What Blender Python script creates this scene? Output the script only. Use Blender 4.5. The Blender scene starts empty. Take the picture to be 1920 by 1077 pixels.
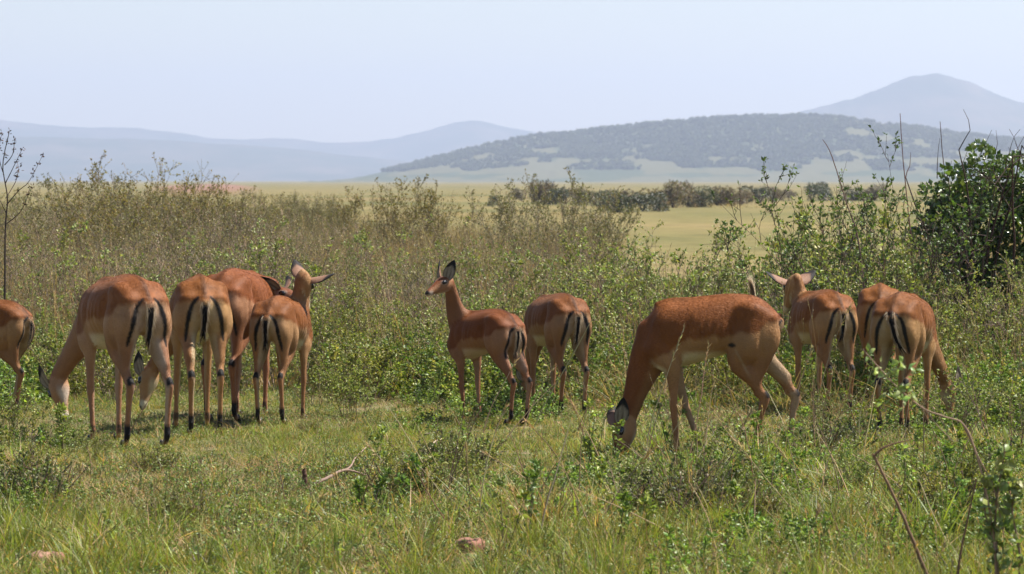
import bpy, bmesh, math, random
import numpy as np
from mathutils import Vector, Matrix, kdtree

C = bpy.context.scene.collection
SC = bpy.context.scene
rng = np.random.default_rng(7)
random.seed(7)
R = math.radians

# ------------------------------------------------------------------ camera
CAM_H = 1.42          # metres above the plain
F_PX = 7200.0         # focal length in photo pixels (1920 wide)
HOR = 338.0           # photo row of the horizon
cam_d = bpy.data.cameras.new('camera')
cam_d.sensor_width = 36.0
cam_d.lens = F_PX / 1920 * 36.0
cam_d.clip_start = 0.5
cam_d.clip_end = 40000
cam_d.dof.use_dof = True
cam_d.dof.focus_distance = 20.8
cam_d.dof.aperture_fstop = 11.0
cam = bpy.data.objects.new('camera', cam_d)
C.objects.link(cam)
cam.location = (0, 0, CAM_H)
cam.rotation_euler = (R(90) - math.atan((538.5 - HOR) / F_PX), 0, 0)
SC.camera = cam

# ------------------------------------------------------------------ sky and sun
SUN_EL, SUN_AZ = R(58), R(74)      # azimuth measured clockwise from +Y (the view direction)
world = bpy.data.worlds.new('World')
SC.world = world
world.use_nodes = True
wn = world.node_tree
wn.nodes.clear()
sky = wn.nodes.new('ShaderNodeTexSky')
sky.sky_type = 'NISHITA'
sky.sun_disc = False
sky.sun_elevation = SUN_EL
sky.sun_rotation = SUN_AZ
sky.air_density = 1.0
sky.dust_density = 0.3
sky.ozone_density = 2.0
bg = wn.nodes.new('ShaderNodeBackground')
bg.inputs['Strength'].default_value = 0.068
wo = wn.nodes.new('ShaderNodeOutputWorld')
tint = wn.nodes.new('ShaderNodeVectorMath'); tint.operation = 'MULTIPLY'; tint.inputs[1].default_value = (1.05, .985, .965)
wn.links.new(sky.outputs[0], tint.inputs[0])
wn.links.new(tint.outputs[0], bg.inputs[0])
wn.links.new(bg.outputs[0], wo.inputs[0])
sun_d = bpy.data.lights.new('sun', 'SUN')
sun_d.energy = 5.0
sun_d.angle = R(0.53)
sun_d.color = (1.0, 0.95, 0.88)
sun = bpy.data.objects.new('sun', sun_d)
C.objects.link(sun)
sdir = Vector((math.sin(SUN_AZ) * math.cos(SUN_EL), math.cos(SUN_AZ) * math.cos(SUN_EL), math.sin(SUN_EL)))
sun.rotation_euler = sdir.to_track_quat('Z', 'Y').to_euler()
sun.location = (5, 10, 30)
SC.view_settings.view_transform = 'Standard'
SC.view_settings.look = 'None'
SC.view_settings.exposure = 1.16
SC.view_settings.gamma = 1.0
SC.view_settings.use_curve_mapping = False
SC.cycles.use_denoising = True
SC.cycles.max_bounces = 8
SC.cycles.transparent_max_bounces = 16
SC.cycles.volume_bounces = 0


def at(px, py, d):
    """point seen at a photo pixel, d metres out (level distance)"""
    return Vector(((px - 960) / F_PX * d, d, CAM_H - (py - HOR) / F_PX * d))


# ------------------------------------------------------------------ scene bookkeeping
def tag(o, label=None, cat=None, group=None, kind=None):
    if label: o['label'] = label
    if cat: o['category'] = cat
    if group: o['group'] = group
    if kind: o['kind'] = kind
    return o


def empty(name, loc=(0, 0, 0), rz=0.0):
    o = bpy.data.objects.new(name, None)
    C.objects.link(o)
    o.empty_display_size = 0.1
    o.location = loc
    o.rotation_euler = (0, 0, rz)
    return o


def mesh_np(name, v, f, cols=None, smooth=True, mat=None, quads=None):
    """mesh from arrays; f = (n,3) or (n,4) array or list of such arrays"""
    me = bpy.data.meshes.new(name)
    fs = f if isinstance(f, list) else [f]
    fs = [np.asarray(a, dtype=np.int32) for a in fs if len(a)]
    nl = sum(a.size for a in fs)
    npoly = sum(len(a) for a in fs)
    me.vertices.add(len(v))
    me.vertices.foreach_set('co', np.asarray(v, dtype=np.float32).ravel())
    me.loops.add(nl)
    me.loops.foreach_set('vertex_index', np.concatenate([a.ravel() for a in fs]))
    me.polygons.add(npoly)
    tot = np.concatenate([np.full(len(a), a.shape[1], dtype=np.int32) for a in fs])
    st = np.concatenate([[0], np.cumsum(tot)[:-1]]).astype(np.int32)
    me.polygons.foreach_set('loop_start', st)
    me.polygons.foreach_set('loop_total', tot)
    me.update(calc_edges=True)
    if smooth:
        me.polygons.foreach_set('use_smooth', np.ones(npoly, dtype=bool))
    if cols is not None:
        a = me.color_attributes.new('col', 'FLOAT_COLOR', 'POINT')
        cc = np.ones((len(v), 4), dtype=np.float32)
        cc[:, :3] = cols
        a.data.foreach_set('color', cc.ravel())
    if mat is not None:
        me.materials.append(mat)
    return me


def put(name, me, parent=None, loc=None):
    o = bpy.data.objects.new(name, me)
    C.objects.link(o)
    if parent is not None: o.parent = parent
    if loc is not None: o.location = loc
    return o


# ------------------------------------------------------------------ materials
def new_mat(name):
    m = bpy.data.materials.new(name)
    m.use_nodes = True
    nt = m.node_tree
    nt.nodes.clear()
    out = nt.nodes.new('ShaderNodeOutputMaterial')
    return m, nt, out


def nd(nt, t, **kw):
    n = nt.nodes.new(t)
    for k, v in kw.items():
        if k in n.bl_rna.properties: setattr(n, k, v)
    return n


def mat_fur():
    m, nt, out = new_mat('short_fur')
    L = nt.links.new
    b = nd(nt, 'ShaderNodeBsdfPrincipled')
    a = nd(nt, 'ShaderNodeAttribute'); a.attribute_name = 'col'
    tc = nd(nt, 'ShaderNodeTexCoord')
    mp = nd(nt, 'ShaderNodeMapping'); mp.inputs['Scale'].default_value = (90, 260, 220)
    n1 = nd(nt, 'ShaderNodeTexNoise'); n1.inputs['Scale'].default_value = 1.0; n1.inputs['Detail'].default_value = 3
    n2 = nd(nt, 'ShaderNodeTexNoise'); n2.inputs['Scale'].default_value = 11.0; n2.inputs['Detail'].default_value = 4
    L(tc.outputs['Object'], mp.inputs['Vector']); L(mp.outputs[0], n1.inputs['Vector']); L(tc.outputs['Object'], n2.inputs['Vector'])
    r1 = nd(nt, 'ShaderNodeMapRange'); r1.inputs[1].default_value = .3; r1.inputs[2].default_value = .7; r1.inputs[3].default_value = .86; r1.inputs[4].default_value = 1.12
    r2 = nd(nt, 'ShaderNodeMapRange'); r2.inputs[1].default_value = .3; r2.inputs[2].default_value = .7; r2.inputs[3].default_value = .86; r2.inputs[4].default_value = 1.12
    L(n1.outputs['Fac'], r1.inputs[0]); L(n2.outputs['Fac'], r2.inputs[0])
    mu = nd(nt, 'ShaderNodeMath', operation='MULTIPLY'); L(r1.outputs[0], mu.inputs[0]); L(r2.outputs[0], mu.inputs[1])
    vm = nd(nt, 'ShaderNodeVectorMath', operation='SCALE'); L(a.outputs['Color'], vm.inputs[0]); L(mu.outputs[0], vm.inputs['Scale'])
    L(vm.outputs[0], b.inputs['Base Color'])
    b.inputs['Roughness'].default_value = .62
    b.inputs['Specular IOR Level'].default_value = .16
    b.inputs['Sheen Weight'].default_value = .08
    b.inputs['Sheen Roughness'].default_value = .4
    b.inputs['Sheen Tint'].default_value = (1, .8, .62, 1)
    bp = nd(nt, 'ShaderNodeBump'); bp.inputs['Strength'].default_value = .55; bp.inputs['Distance'].default_value = .004
    L(n1.outputs['Fac'], bp.inputs['Height']); L(bp.outputs[0], b.inputs['Normal'])
    L(b.outputs[0], out.inputs[0])
    return m


def mat_simple(name, col, rough=.6, spec=.4):
    m, nt, out = new_mat(name)
    b = nd(nt, 'ShaderNodeBsdfPrincipled')
    n = nd(nt, 'ShaderNodeTexNoise'); n.inputs['Scale'].default_value = 30; n.inputs['Detail'].default_value = 5
    r = nd(nt, 'ShaderNodeMapRange'); r.inputs[1].default_value = .3; r.inputs[2].default_value = .7; r.inputs[3].default_value = .65; r.inputs[4].default_value = 1.3
    tc = nd(nt, 'ShaderNodeTexCoord')
    nt.links.new(tc.outputs['Object'], n.inputs['Vector']); nt.links.new(n.outputs['Fac'], r.inputs[0])
    vm = nd(nt, 'ShaderNodeVectorMath', operation='SCALE'); vm.inputs[0].default_value = col
    nt.links.new(r.outputs[0], vm.inputs['Scale']); nt.links.new(vm.outputs[0], b.inputs['Base Color'])
    b.inputs['Roughness'].default_value = rough
    b.inputs['Specular IOR Level'].default_value = spec
    nt.links.new(b.outputs[0], out.inputs[0])
    return m


FUR = mat_fur()


def mat_hair(name, tr):
    m, nt, out = new_mat(name)
    b = nd(nt, 'ShaderNodeBsdfPrincipled'); a = nd(nt, 'ShaderNodeAttribute'); a.attribute_name = 'col'
    t = nd(nt, 'ShaderNodeBsdfTranslucent'); x = nd(nt, 'ShaderNodeMixShader'); x.inputs[0].default_value = tr
    nt.links.new(a.outputs['Color'], b.inputs['Base Color']); nt.links.new(a.outputs['Color'], t.inputs['Color'])
    nt.links.new(b.outputs[0], x.inputs[1]); nt.links.new(t.outputs[0], x.inputs[2]); nt.links.new(x.outputs[0], out.inputs[0])
    b.inputs['Roughness'].default_value = .55; b.inputs['Specular IOR Level'].default_value = .22
    return m


HAIR = mat_hair('coat_hair', .38)
TAILHAIR = mat_hair('tail_hair', .65)
EYE = mat_simple('dark_eye', (.008, .005, .004), .12, .6)
HOOF = mat_simple('hoof_horn', (.018, .014, .012), .45, .4)
# ------------------------------------------------------------------ impalas
CHEST = np.array((.190, .061, .0135)); TAN = np.array((.325, .170, .076)); WHITE = np.array((.56, .46, .33))
BLACK = np.array((.010, .008, .007)); LEG = np.array((.265, .122, .053)); NECKC = np.array((.185, .060, .017))
GREY = np.array((.15, .095, .065))


def catmull(P, n):
    P = np.asarray(P, float)
    k = len(P)
    t = np.linspace(0, k - 1, n)
    i = np.clip(t.astype(int), 0, k - 2)
    f = (t - i)[:, None]
    p0 = P[np.clip(i - 1, 0, k - 1)]; p1 = P[i]; p2 = P[i + 1]; p3 = P[np.clip(i + 2, 0, k - 1)]
    return .5 * (2 * p1 + (p2 - p0) * f + (2 * p0 - 5 * p1 + 4 * p2 - p3) * f ** 2 + (-p0 + 3 * p1 - 3 * p2 + p3) * f ** 3)


def loft(pts, ra, rb, lat, n=24, seg=20, linear=False):
    """closed tube; ra = half depth (across, in the plane of travel), rb = half width along lat"""
    pts = np.asarray(pts, float); ra = np.asarray(ra, float); rb = np.asarray(rb, float); lat = np.asarray(lat, float)
    A = np.concatenate([pts, ra[:, None], rb[:, None]], 1)
    A = catmull(A, n)
    if linear:
        t = np.linspace(0, len(pts) - 1, n)
        A = np.stack([np.interp(t, np.arange(len(pts)), np.concatenate([pts, ra[:, None], rb[:, None]], 1)[:, j]) for j in range(5)], 1)
    c = A[:, :3]; a = np.maximum(A[:, 3], .004); b = np.maximum(A[:, 4], .004)
    T = np.gradient(c, axis=0)
    T /= np.linalg.norm(T, axis=1)[:, None] + 1e-9
    S = lat[None] - (T @ lat)[:, None] * T
    S /= np.linalg.norm(S, axis=1)[:, None] + 1e-9
    U = np.cross(T, S)
    # round the two ends
    ring_c, ring_a, ring_b, ring_i = [], [], [], []
    for k in (3, 2, 1):
        q = k / 4 * math.pi / 2
        ring_c.append(c[0] - T[0] * min(a[0], b[0]) * math.sin(q)); ring_a.append(a[0] * math.cos(q)); ring_b.append(b[0] * math.cos(q)); ring_i.append(0)
    for k in range(n):
        ring_c.append(c[k]); ring_a.append(a[k]); ring_b.append(b[k]); ring_i.append(k)
    for k in (1, 2, 3):
        q = k / 4 * math.pi / 2
        ring_c.append(c[-1] + T[-1] * min(a[-1], b[-1]) * math.sin(q)); ring_a.append(a[-1] * math.cos(q)); ring_b.append(b[-1] * math.cos(q)); ring_i.append(n - 1)
    th = np.linspace(0, 2 * math.pi, seg, endpoint=False)
    V = []; u = []; ang = []
    for cc, aa, bb, k in zip(ring_c, ring_a, ring_b, ring_i):
        V.append(cc + np.outer(np.cos(th) * aa, U[k]) + np.outer(np.sin(th) * bb, S[k]))
        u += [k / (n - 1)] * seg; ang += list(th)
    V = np.concatenate(V)
    m = len(ring_c)
    F = []
    for r in range(m - 1):
        for s in range(seg):
            s2 = (s + 1) % seg
            F.append((r * seg + s, r * seg + s2, (r + 1) * seg + s2, (r + 1) * seg + s))
    caps = [list(range(seg))[::-1], [(m - 1) * seg + s for s in range(seg)]]
    return V, F, caps, np.array(u), np.array(ang)


def two_bone(A, B, l1, l2, bend):
    """joint between A and B, bent towards the vector bend"""
    A, B, bend = map(lambda q: np.asarray(q, float), (A, B, bend))
    d = B - A; L = np.linalg.norm(d); n = d / L
    L = min(L, (l1 + l2) * .998)
    x = (l1 * l1 - l2 * l2 + L * L) / (2 * L)
    h = math.sqrt(max(l1 * l1 - x * x, 0))
    bd = bend - (bend @ n) * n
    bd /= np.linalg.norm(bd)
    return A + n * x + bd * h


def sstep(x, a, b):
    t = np.clip((x - a) / (b - a), 0, 1)
    return t * t * (3 - 2 * t)


def mixc(A, B, w):
    return A * (1 - w[:, None]) + B * w[:, None]


def ear_mesh(L, W, curl=.58):
    """leaf shaped, cupped ear of real thickness: local +Z along the ear, opening faces local -Y; black rim and tip"""
    nu, nv = 16, 11
    V = []; col = []
    for side in (0, 1):
        for i in range(nu):
            u = i / (nu - 1)
            w = W * (math.sin(math.pi * min(1, (u * .93 + .07)) ** .85)) ** .75 if u < 1 else .02 * W
            w = max(w, .10 * W) if u < .5 else max(w, .04 * W)
            cu = curl * (1.75 - 1.25 * u)
            for j in range(nv):
                v = -1 + 2 * j / (nv - 1)
                a = v * cu
                rad = w / max(math.sin(min(cu, 1.5)), .3)
                x = math.sin(a) * rad
                y = -math.cos(a) * rad * -1 - rad
                th = .0035 * (1 - u * .5)
                if side: y += th
                yy = y * 1.0 + .02 * u * u
                V.append((x, yy, u * L))
                tip = sstep(np.array([u + abs(v) * .22]), .66, .80)[0]
                edge = sstep(np.array([abs(v)]), .86, .97)[0] * (1 if u > .35 else 0)
                if side == 0:
                    line = abs(math.sin(v * 5.2 + u * 2)) ** 5
                    base = WHITE * .45 * (1 - line * .75) + GREY * .4 * line * .75
                else:
                    base = GREY * (1.3 - .5 * u) + NECKC * .35
                c = base * (1 - max(tip, edge)) + BLACK * max(tip, edge)
                col.append(c)
    F = []
    N = nu * nv
    for i in range(nu - 1):
        for j in range(nv - 1):
            a = i * nv + j
            F.append((a, a + nv, a + nv + 1, a + 1))
            F.append((N + a, N + a + 1, N + a + nv + 1, N + a + nv))
    for i in range(nu - 1):
        a = i * nv; F.append((a, N + a, N + a + nv, a + nv))
        a = i * nv + nv - 1; F.append((a, a + nv, N + a + nv, N + a))
    for j in range(nv - 1):
        a = j; F.append((a, a + 1, N + a + 1, N + a))
        a = (nu - 1) * nv + j; F.append((a, N + a, N + a + 1, a + 1))
    return np.array(V), np.array(F), np.array(col)


def basis_obj(o, org, xax, yax, zax):
    m = Matrix((( xax[0], yax[0], zax[0], org[0]), (xax[1], yax[1], zax[1], org[1]), (xax[2], yax[2], zax[2], org[2]), (0, 0, 0, 1)))
    o.matrix_local = m


def unit(v):
    v = np.asarray(v, float)
    return v / (np.linalg.norm(v) + 1e-12)


def impala(label, px, d, yaw, s, poll, nose, feet=None, tail='down', ears=(.9, .35, .5), hd=1.0, lean=(0, 0), bodyh=0.0, vox=.0066, headup=None, chin=0, tone=(1, 1, 1), fold_shade=False, eop=(.9, .45), es=1.0):
    """px,d: photo column and distance of the hips; yaw: heading in degrees (0 = right, 90 = away, 180 = left);
    poll, nose: (column, row, distance offset) of the poll and the nose tip; feet: {'hl','hr','fl','fr'} -> (dx, dy) shifts, metres"""
    ya = R(yaw)
    fw = np.array((math.cos(ya), math.sin(ya), 0)); lf = np.array((-math.sin(ya), math.cos(ya), 0))
    hip_w = np.array(((px - 960) / F_PX * d, d, 0))
    org = hip_w + fw * .22 * s
    root = empty('impala', tuple(org), ya)
    tag(root, label, 'impala', 'impala herd grazing in the scrub')

    def w2b(p):
        q = np.array(p) - org
        return np.array((q @ fw, q @ lf, q[2])) / s     # unit body frame
    pl = w2b(at(poll[0], poll[1], d + poll[2])); ns = w2b(at(nose[0], nose[1], d + nose[2]))
    feet = feet or {}
    rv = np.random.default_rng(int(px * 7 + yaw))
    wv_, yo_, zo_ = rv.uniform(.62, 1.0), rv.uniform(-.008, .006), rv.uniform(-.012, .012)
    tone = np.array(tone) * rv.uniform(.90, 1.10) * np.array((1, rv.uniform(.94, 1.08), rv.uniform(.85, 1.15)))
    parts = []      # (V, F, caps, u, ang, id)

    def add(pid, pts, ra, rb, lat=(0, 1, 0), n=24, seg=20):
        parts.append(loft(pts, ra, rb, lat, n, seg) + (pid,))
    bz = bodyh
    # trunk
    X = [-.355, -.30, -.22, -.11, .0, .11, .21, .29, .355]
    top = [.770, .838, .878, .886, .872, .858, .850, .832, .76]
    bot = [.665, .600, .585, .575, .548, .515, .492, .50, .57]
    hw = [.050, .092, .122, .140, .152, .150, .128, .100, .06]
    add('trunk', [(x, 0, (a + b) / 2 + bz) for x, a, b in zip(X, top, bot)], [(a - b) / 2 for a, b in zip(top, bot)], hw, n=40, seg=32)
    # spine ridge
    add('trunk', [(-.34, 0, .79 + bz), (-.24, 0, .868 + bz), (-.1, 0, .884 + bz), (.08, 0, .868 + bz), (.22, 0, .856 + bz), (.30, 0, .835 + bz)], [.02, .018, .016, .016, .022, .02], [.02, .020, .018, .018, .016, .02], n=30)
    legs_z = {}
    for sd, ln in ((1, 'l'), (-1, 'r')):
        hx, hy = feet.get('h' + ln, (0, 0))[:2]
        fx, fy = feet.get('f' + ln, (0, 0))[:2]
        hl = feet.get('h' + ln, (0, 0, 0)); hlift = hl[2] if len(hl) > 2 else 0
        # hip bone point, haunch
        add('trunk', [(-.12, sd * .078, .795 + bz), (-.20, sd * .092, .792 + bz), (-.285, sd * .074, .762 + bz)], [.045, .070, .060], [.045, .060, .056], n=12)
        foot = np.array((-.27 + hx, sd * .085 + hy, .0 + hlift))
        hip = np.array((-.215, sd * .085, .70 + bz))
        fet = foot + np.array((-.035 - max(0, -hx) * .1, 0, .085))
        hock = fet + np.array((-.035 + hx * -.10, (0 - hy) * .2, .235))
        if hlift > 0: hock = fet + np.array((.02, 0, .235))
        stif = two_bone(hip, hock, .195, .250, (1, sd * .10, .15))
        add('thigh', [hip + (0, 0, .04), hip * .55 + stif * .45 + (-.01, sd * .012, 0), stif, stif * .55 + hock * .45 + (-.018, 0, 0), stif * .22 + hock * .78 + (-.008, 0, 0)],
            [.124, .104, .057, .042, .030], [.072, .069, .045, .032, .023], n=26)
        add('thigh', [(-.29, sd * .068, .745 + bz), (-.305, sd * .078, .66 + bz), (-.275, sd * .085, .57 + bz), stif * .45 + hock * .55 + (-.03, 0, .02)],
            [.060, .068, .060, .032], [.055, .066, .055, .024], n=22)
        add('hind', [stif * .22 + hock * .78, hock + (-.006, 0, .012), hock * .7 + fet * .3, hock * .3 + fet * .7, fet + (0, 0, .01)],
            [.031, .030, .021, .018, .020], [.022, .022, .0165, .0155, .0175], n=26, seg=14)
        add('hind_foot', [fet + (0, 0, .012), fet + (-.004, 0, -.01), foot * .55 + fet * .45, foot + (.016, 0, .030)], [.018, .021, .017, .021], [.0165, .017, .015, .018], n=14, seg=14)
        legs_z['h' + ln] = foot
        # foreleg
        foot2 = np.array((.235 + fx, sd * .078 + fy, .0))
        sh = np.array((.315, sd * .078, .60 + bz)); el = np.array((.215 + fx * .12, sd * .085, .50 + bz))
        fet2 = foot2 + np.array((-.022, 0, .080))
        carp = el * .50 + fet2 * .50 + np.array((.008, 0, .0))
        add('trunk', [(.205, sd * .045, .800 + bz), (.25, sd * .078, .73 + bz), sh + (-.01, 0, 0)], [.060, .075, .062], [.030, .038, .040], n=16)
        add('trunk', [sh + (0, 0, .02), el + (.03, 0, .03), el + (.01, 0, -.01)], [.07, .072, .052], [.045, .044, .034], n=14)
        add('fore', [el + (.01, 0, .02), el * .75 + carp * .25, el * .35 + carp * .65, carp, carp * .85 + fet2 * .15, carp * .5 + fet2 * .5, carp * .2 + fet2 * .8, fet2],
            [.052, .041, .027, .0245, .022, .0175, .0165, .019], [.036, .029, .021, .022, .019, .015, .0145, .017], n=40, seg=14)
        add('fore_foot', [fet2 + (0, 0, .008), fet2 + (.0, 0, -.012), foot2 * .55 + fet2 * .45, foot2 + (.016, 0, .030)], [.018, .019, .016, .020], [.016, .0165, .014, .017], n=14, seg=14)
        legs_z['f' + ln] = foot2
    # neck
    hdv = unit(ns - pl)
    n0 = np.array((.20, 0, .70 + bz)); gd = unit(pl - n0)
    n1 = n0 + .125 * unit(gd + np.array((.55, 0, 0)))
    up_h = np.array((0, 0, 1.)) if headup is None else w2b(np.array(headup) * s + org)
    base_dir = unit(pl - n1)
    # head "up": away from the throat
    hz = np.array((pl[0] - .1, pl[1], 0))
    hu = np.array((0, 0, 1.)) + unit(hz) * float(sstep(np.array(-hdv[2]), .72, .95)) * 1.2
    if headup is not None: hu = up_h
    hu = unit(hu - (hu @ hdv) * hdv)
    hs = np.cross(hu, hdv); hs = unit(hs)          # head left
    throat = pl - hu * .012 + hdv * .010
    nlen = np.linalg.norm(pl - n1)
    m1 = n1 * .66 + throat * .34 + np.array((.02, 0, -.008)); m2 = n1 * .32 + throat * .68 + np.array((.012, 0, 0))
    npts = [n0, n1, m1, m2, throat]
    lat_n = np.array((0, 1, 0)) if abs(base_dir[1]) < .6 else unit((-base_dir[1], base_dir[0], 0))
    lat_n = unit(lat_n * .5 + hs * .5) if lat_n @ hs > 0 else lat_n
    add('neck', npts, [.140, .128, .092, .066, .052], [.088, .080, .056, .044, .037], lat=lat_n, n=34, seg=24)
    # head
    Lh = .245 * hd
    U_ = [-.03, .06, .18, .32, .46, .62, .78, .92, 1.0]
    A_ = [.030, .046, .058, .060, .052, .040, .031, .027, .018]
    B_ = [.026, .044, .053, .055, .046, .032, .0255, .0245, .016]
    T_ = [.030, .046, .052, .050, .040, .025, .012, .004, -.006]
    hp = [pl + hdv * (u * Lh) + hu * (t - a) * hd for u, t, a in zip(U_, T_, A_)]
    parts.append(loft(hp, np.array(A_) * hd, np.array(B_) * hd, hs, 40, 24) + ('head',))
    for sd in (1, -1):      # brow over the eye
        e = pl + hdv * (.37 * Lh) + hu * .018 * hd + hs * sd * .036 * hd
        parts.append(loft([e - hdv * .022, e, e + hdv * .020], [.016 * hd, .019 * hd, .013 * hd], [.010 * hd, .014 * hd, .009 * hd], hs, 8, 12) + ('head',))
    # merge and remesh
    Vs, Fs, off = [], [], 0
    pid = []; pu = []
    for V, F, caps, u, ang, q in parts:
        Vs.append(V); pid += [q] * len(V); pu += list(u)
        Fs += [tuple(i + off for i in f) for f in F] + [tuple(i + off for i in c) for c in caps]
        off += len(V)
    V0 = np.concatenate(Vs)
    me0 = bpy.data.meshes.new('tmp'); me0.from_pydata([tuple(v) for v in V0], [], Fs); me0.update()
    o0 = bpy.data.objects.new('tmp', me0); C.objects.link(o0)
    md = o0.modifiers.new('r', 'REMESH'); md.mode = 'VOXEL'; md.voxel_size = vox; md.adaptivity = 0
    dg = bpy.context.evaluated_depsgraph_get()
    me1 = bpy.data.meshes.new_from_object(o0.evaluated_get(dg))
    bpy.data.objects.remove(o0); bpy.data.meshes.remove(me0)
    nv = len(me1.vertices)
    co = np.empty(nv * 3, np.float32); me1.vertices.foreach_get('co', co); co = co.reshape(-1, 3).astype(float)
    ed = np.empty(len(me1.edges) * 2, np.int32); me1.edges.foreach_get('vertices', ed); ed = ed.reshape(-1, 2)
    kd = kdtree.KDTree(len(V0))
    for i, v in enumerate(V0): kd.insert(v, i)
    kd.balance()
    near = np.array([kd.find(v)[1] for v in co])
    ids = np.array(pid)[near]; uu = np.array(pu)[near]
    wt = np.ones(nv)
    wt[ids == 'hind'] = .16; wt[ids == 'fore'] = .20; wt[(ids == 'fore') & (uu < .25)] = .6
    wt[ids == 'hind_foot'] = .12; wt[ids == 'fore_foot'] = .12; wt[ids == 'head'] = .35
    wt[(ids == 'neck') & (uu > .8)] = .6
    deg = np.bincount(ed.ravel(), minlength=nv).astype(float)[:, None]

    def nbr(a):
        r = np.zeros_like(a)
        for j in range(a.shape[1]):
            r[:, j] = np.bincount(ed[:, 0], a[ed[:, 1], j], nv) + np.bincount(ed[:, 1], a[ed[:, 0], j], nv)
        return r / deg
    w1 = wt[:, None]
    for _ in range(3): w1 = nbr(w1)
    for _ in range(34): co = co + .55 * w1 * (nbr(co) - co)
    # normals
    nf = len(me1.polygons)
    me1.vertices.foreach_set('co', co.astype(np.float32).ravel()); me1.update()
    nr = np.empty(nv * 3, np.float32); me1.vertex_normals.foreach_get('vector', nr); nr = nr.reshape(-1, 3)
    # muscle relief: hollow flank, groove down the haunch, faint ribs, overhanging pelvis
    x, y, z = co[:, 0], co[:, 1], co[:, 2] - bz
    tr = (ids == 'trunk') | (ids == 'thigh')
    ds = np.zeros(nv)
    for cx_, cz_, rx_, rz_, am in ((-.115, .735, .045, .060, -.016), (.135, .70, .030, .10, -.008), (.215, .70, .035, .10, .006), (-.20, .62, .055, .09, .007), (-.255, .60, .016, .10, -.008), (-.02, .66, .10, .07, .006)):
        ds += am * np.exp(-((x - cx_) / rx_) ** 2 - ((z - cz_) / rz_) ** 2) * (np.abs(y) > .03)
    ds += .0024 * np.sin(x * 150 + z * 14) * np.exp(-((x - .03) / .09) ** 2 - ((z - .67) / .09) ** 2)
    rr = sstep(-nr[:, 0], .25, .8) * (x < -.22)
    ds += rr * (.012 * np.exp(-((z - .765) / .028) ** 2) - .010 * np.exp(-((z - .70) / .045) ** 2) * (np.abs(y) < .07))
    co = co + nr * (ds * tr)[:, None]
    for _ in range(3): co = co + .4 * w1 * (nbr(co) - co)
    # coat
    x, y, z = co[:, 0], co[:, 1], co[:, 2] - bz
    wob = .008 * np.sin(x * 41 + y * 9) + .005 * np.sin(x * 90 + 2)
    zs = np.interp(x, [-.36, -.30, -.22, -.05, .12, .22, .32, .42], [.755, .735, .69, .665, .655, .60, .54, .50]) + wob
    col = mixc(np.tile(TAN, (nv, 1)), CHEST, sstep(z, zs - .014, zs + .016))
    # pale flank band just below the saddle, white belly
    belly = sstep(-nr[:, 2], .30, .62) * sstep(.60 - z, 0, .04)
    belly[ids == 'thigh'] *= (1 - sstep(nr[:, 1] * np.sign(y), -.1, .25))[ids == 'thigh']
    col = mixc(col, WHITE, belly * ((ids == 'trunk') | (ids == 'thigh')))
    leg = (ids == 'thigh') * sstep(.65 - z, 0, .16)
    col = mixc(col, LEG, leg)
    # inner thighs pale
    inner = sstep(-nr[:, 1] * np.sign(y), .15, .6) * (np.abs(y) < .16) * sstep(.60 - z, 0, .06) * sstep(z, .36, .46)
    col = mixc(col, WHITE * .92, inner * (ids == 'thigh') * .5)
    nk = (ids == 'neck') | ((ids == 'trunk') & (x > .30))
    wn_ = sstep(x, .26, .36) * nk
    wn_[ids == 'neck'] = np.maximum(wn_[ids == 'neck'], sstep(uu[ids == 'neck'], .12, .35))
    nc = mixc(np.tile(NECKC, (nv, 1)), TAN * .92, sstep(((pl - co) @ hu), .0, .05) * .6)
    col = mixc(col, nc, wn_)
    hf = (ids == 'fore')
    col[hf] = mixc(np.tile(TAN * .95, (hf.sum(), 1)), LEG, sstep(uu[hf], .05, .4))
    finner = sstep(-nr[:, 1] * np.sign(y), .25, .75) * hf * sstep(uu, .0, .1) * (1 - sstep(uu, .75, .95))
    col = mixc(col, WHITE * .8, finner * .35)
    hh = ids == 'hind'
    hc = mixc(np.tile(LEG, (nv, 1)), WHITE * .7, .45 * sstep(-nr[:, 1] * np.sign(y), .2, .8))
    col[hh] = hc[hh]
    # dark hock patch, black gland tuft above the hind fetlock
    col = mixc(col, BLACK, hh * sstep(uu, .10, .16) * (1 - sstep(uu, .24, .30)) * sstep(-nr[:, 0], -.05, .45))
    col = mixc(col, BLACK, (hh * sstep(uu, .80, .88) + (ids == 'hind_foot') * (1 - sstep(uu, .45, .75))) * sstep(-nr[:, 0], -.35, .15))
    ff = (ids == 'fore_foot')
    col = mixc(col, BLACK, ff * sstep(-nr[:, 0], .1, .5) * .85 * (1 - sstep(uu, .3, .6)))
    col = mixc(col, WHITE * .7, (ff | (ids == 'hind_foot')) * sstep(uu, .40, .6) * sstep(nr[:, 0], -.4, .2))
    # rump: pale seat, one black crescent on each buttock
    rear = sstep(-nr[:, 0], .05, .45) * (x < -.20)
    seat = rear * sstep(.10 - np.abs(y), 0, .035) * sstep(.755 - z, 0, .035) * sstep(z, .52, .60)
    col = mixc(col, WHITE * .86, seat * .36)
    ys = yo_ + np.interp(z + zo_, [.42, .54, .62, .68, .72, .75, .765], [.112, .100, .091, .080, .066, .046, .030])
    sw = wv_ * np.interp(z + zo_, [.51, .55, .66, .755, .77], [.0, .008, .013, .010, .0])
    st = (1 - sstep(np.abs(np.abs(y) - ys), sw, sw + .007)) * (sw > .001) * sstep(-nr[:, 0], -.05, .2) * (x < -.18)
    ridge = (1 - sstep(np.abs(y), .006, .020)) * sstep(-x, .02, .2) * sstep(z, .75, .78)
    col = mixc(col, CHEST * .45, ridge * .8)
    col = mixc(col, BLACK, st)
    # face
    hm = ids == 'head'
    q = co - pl
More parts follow.
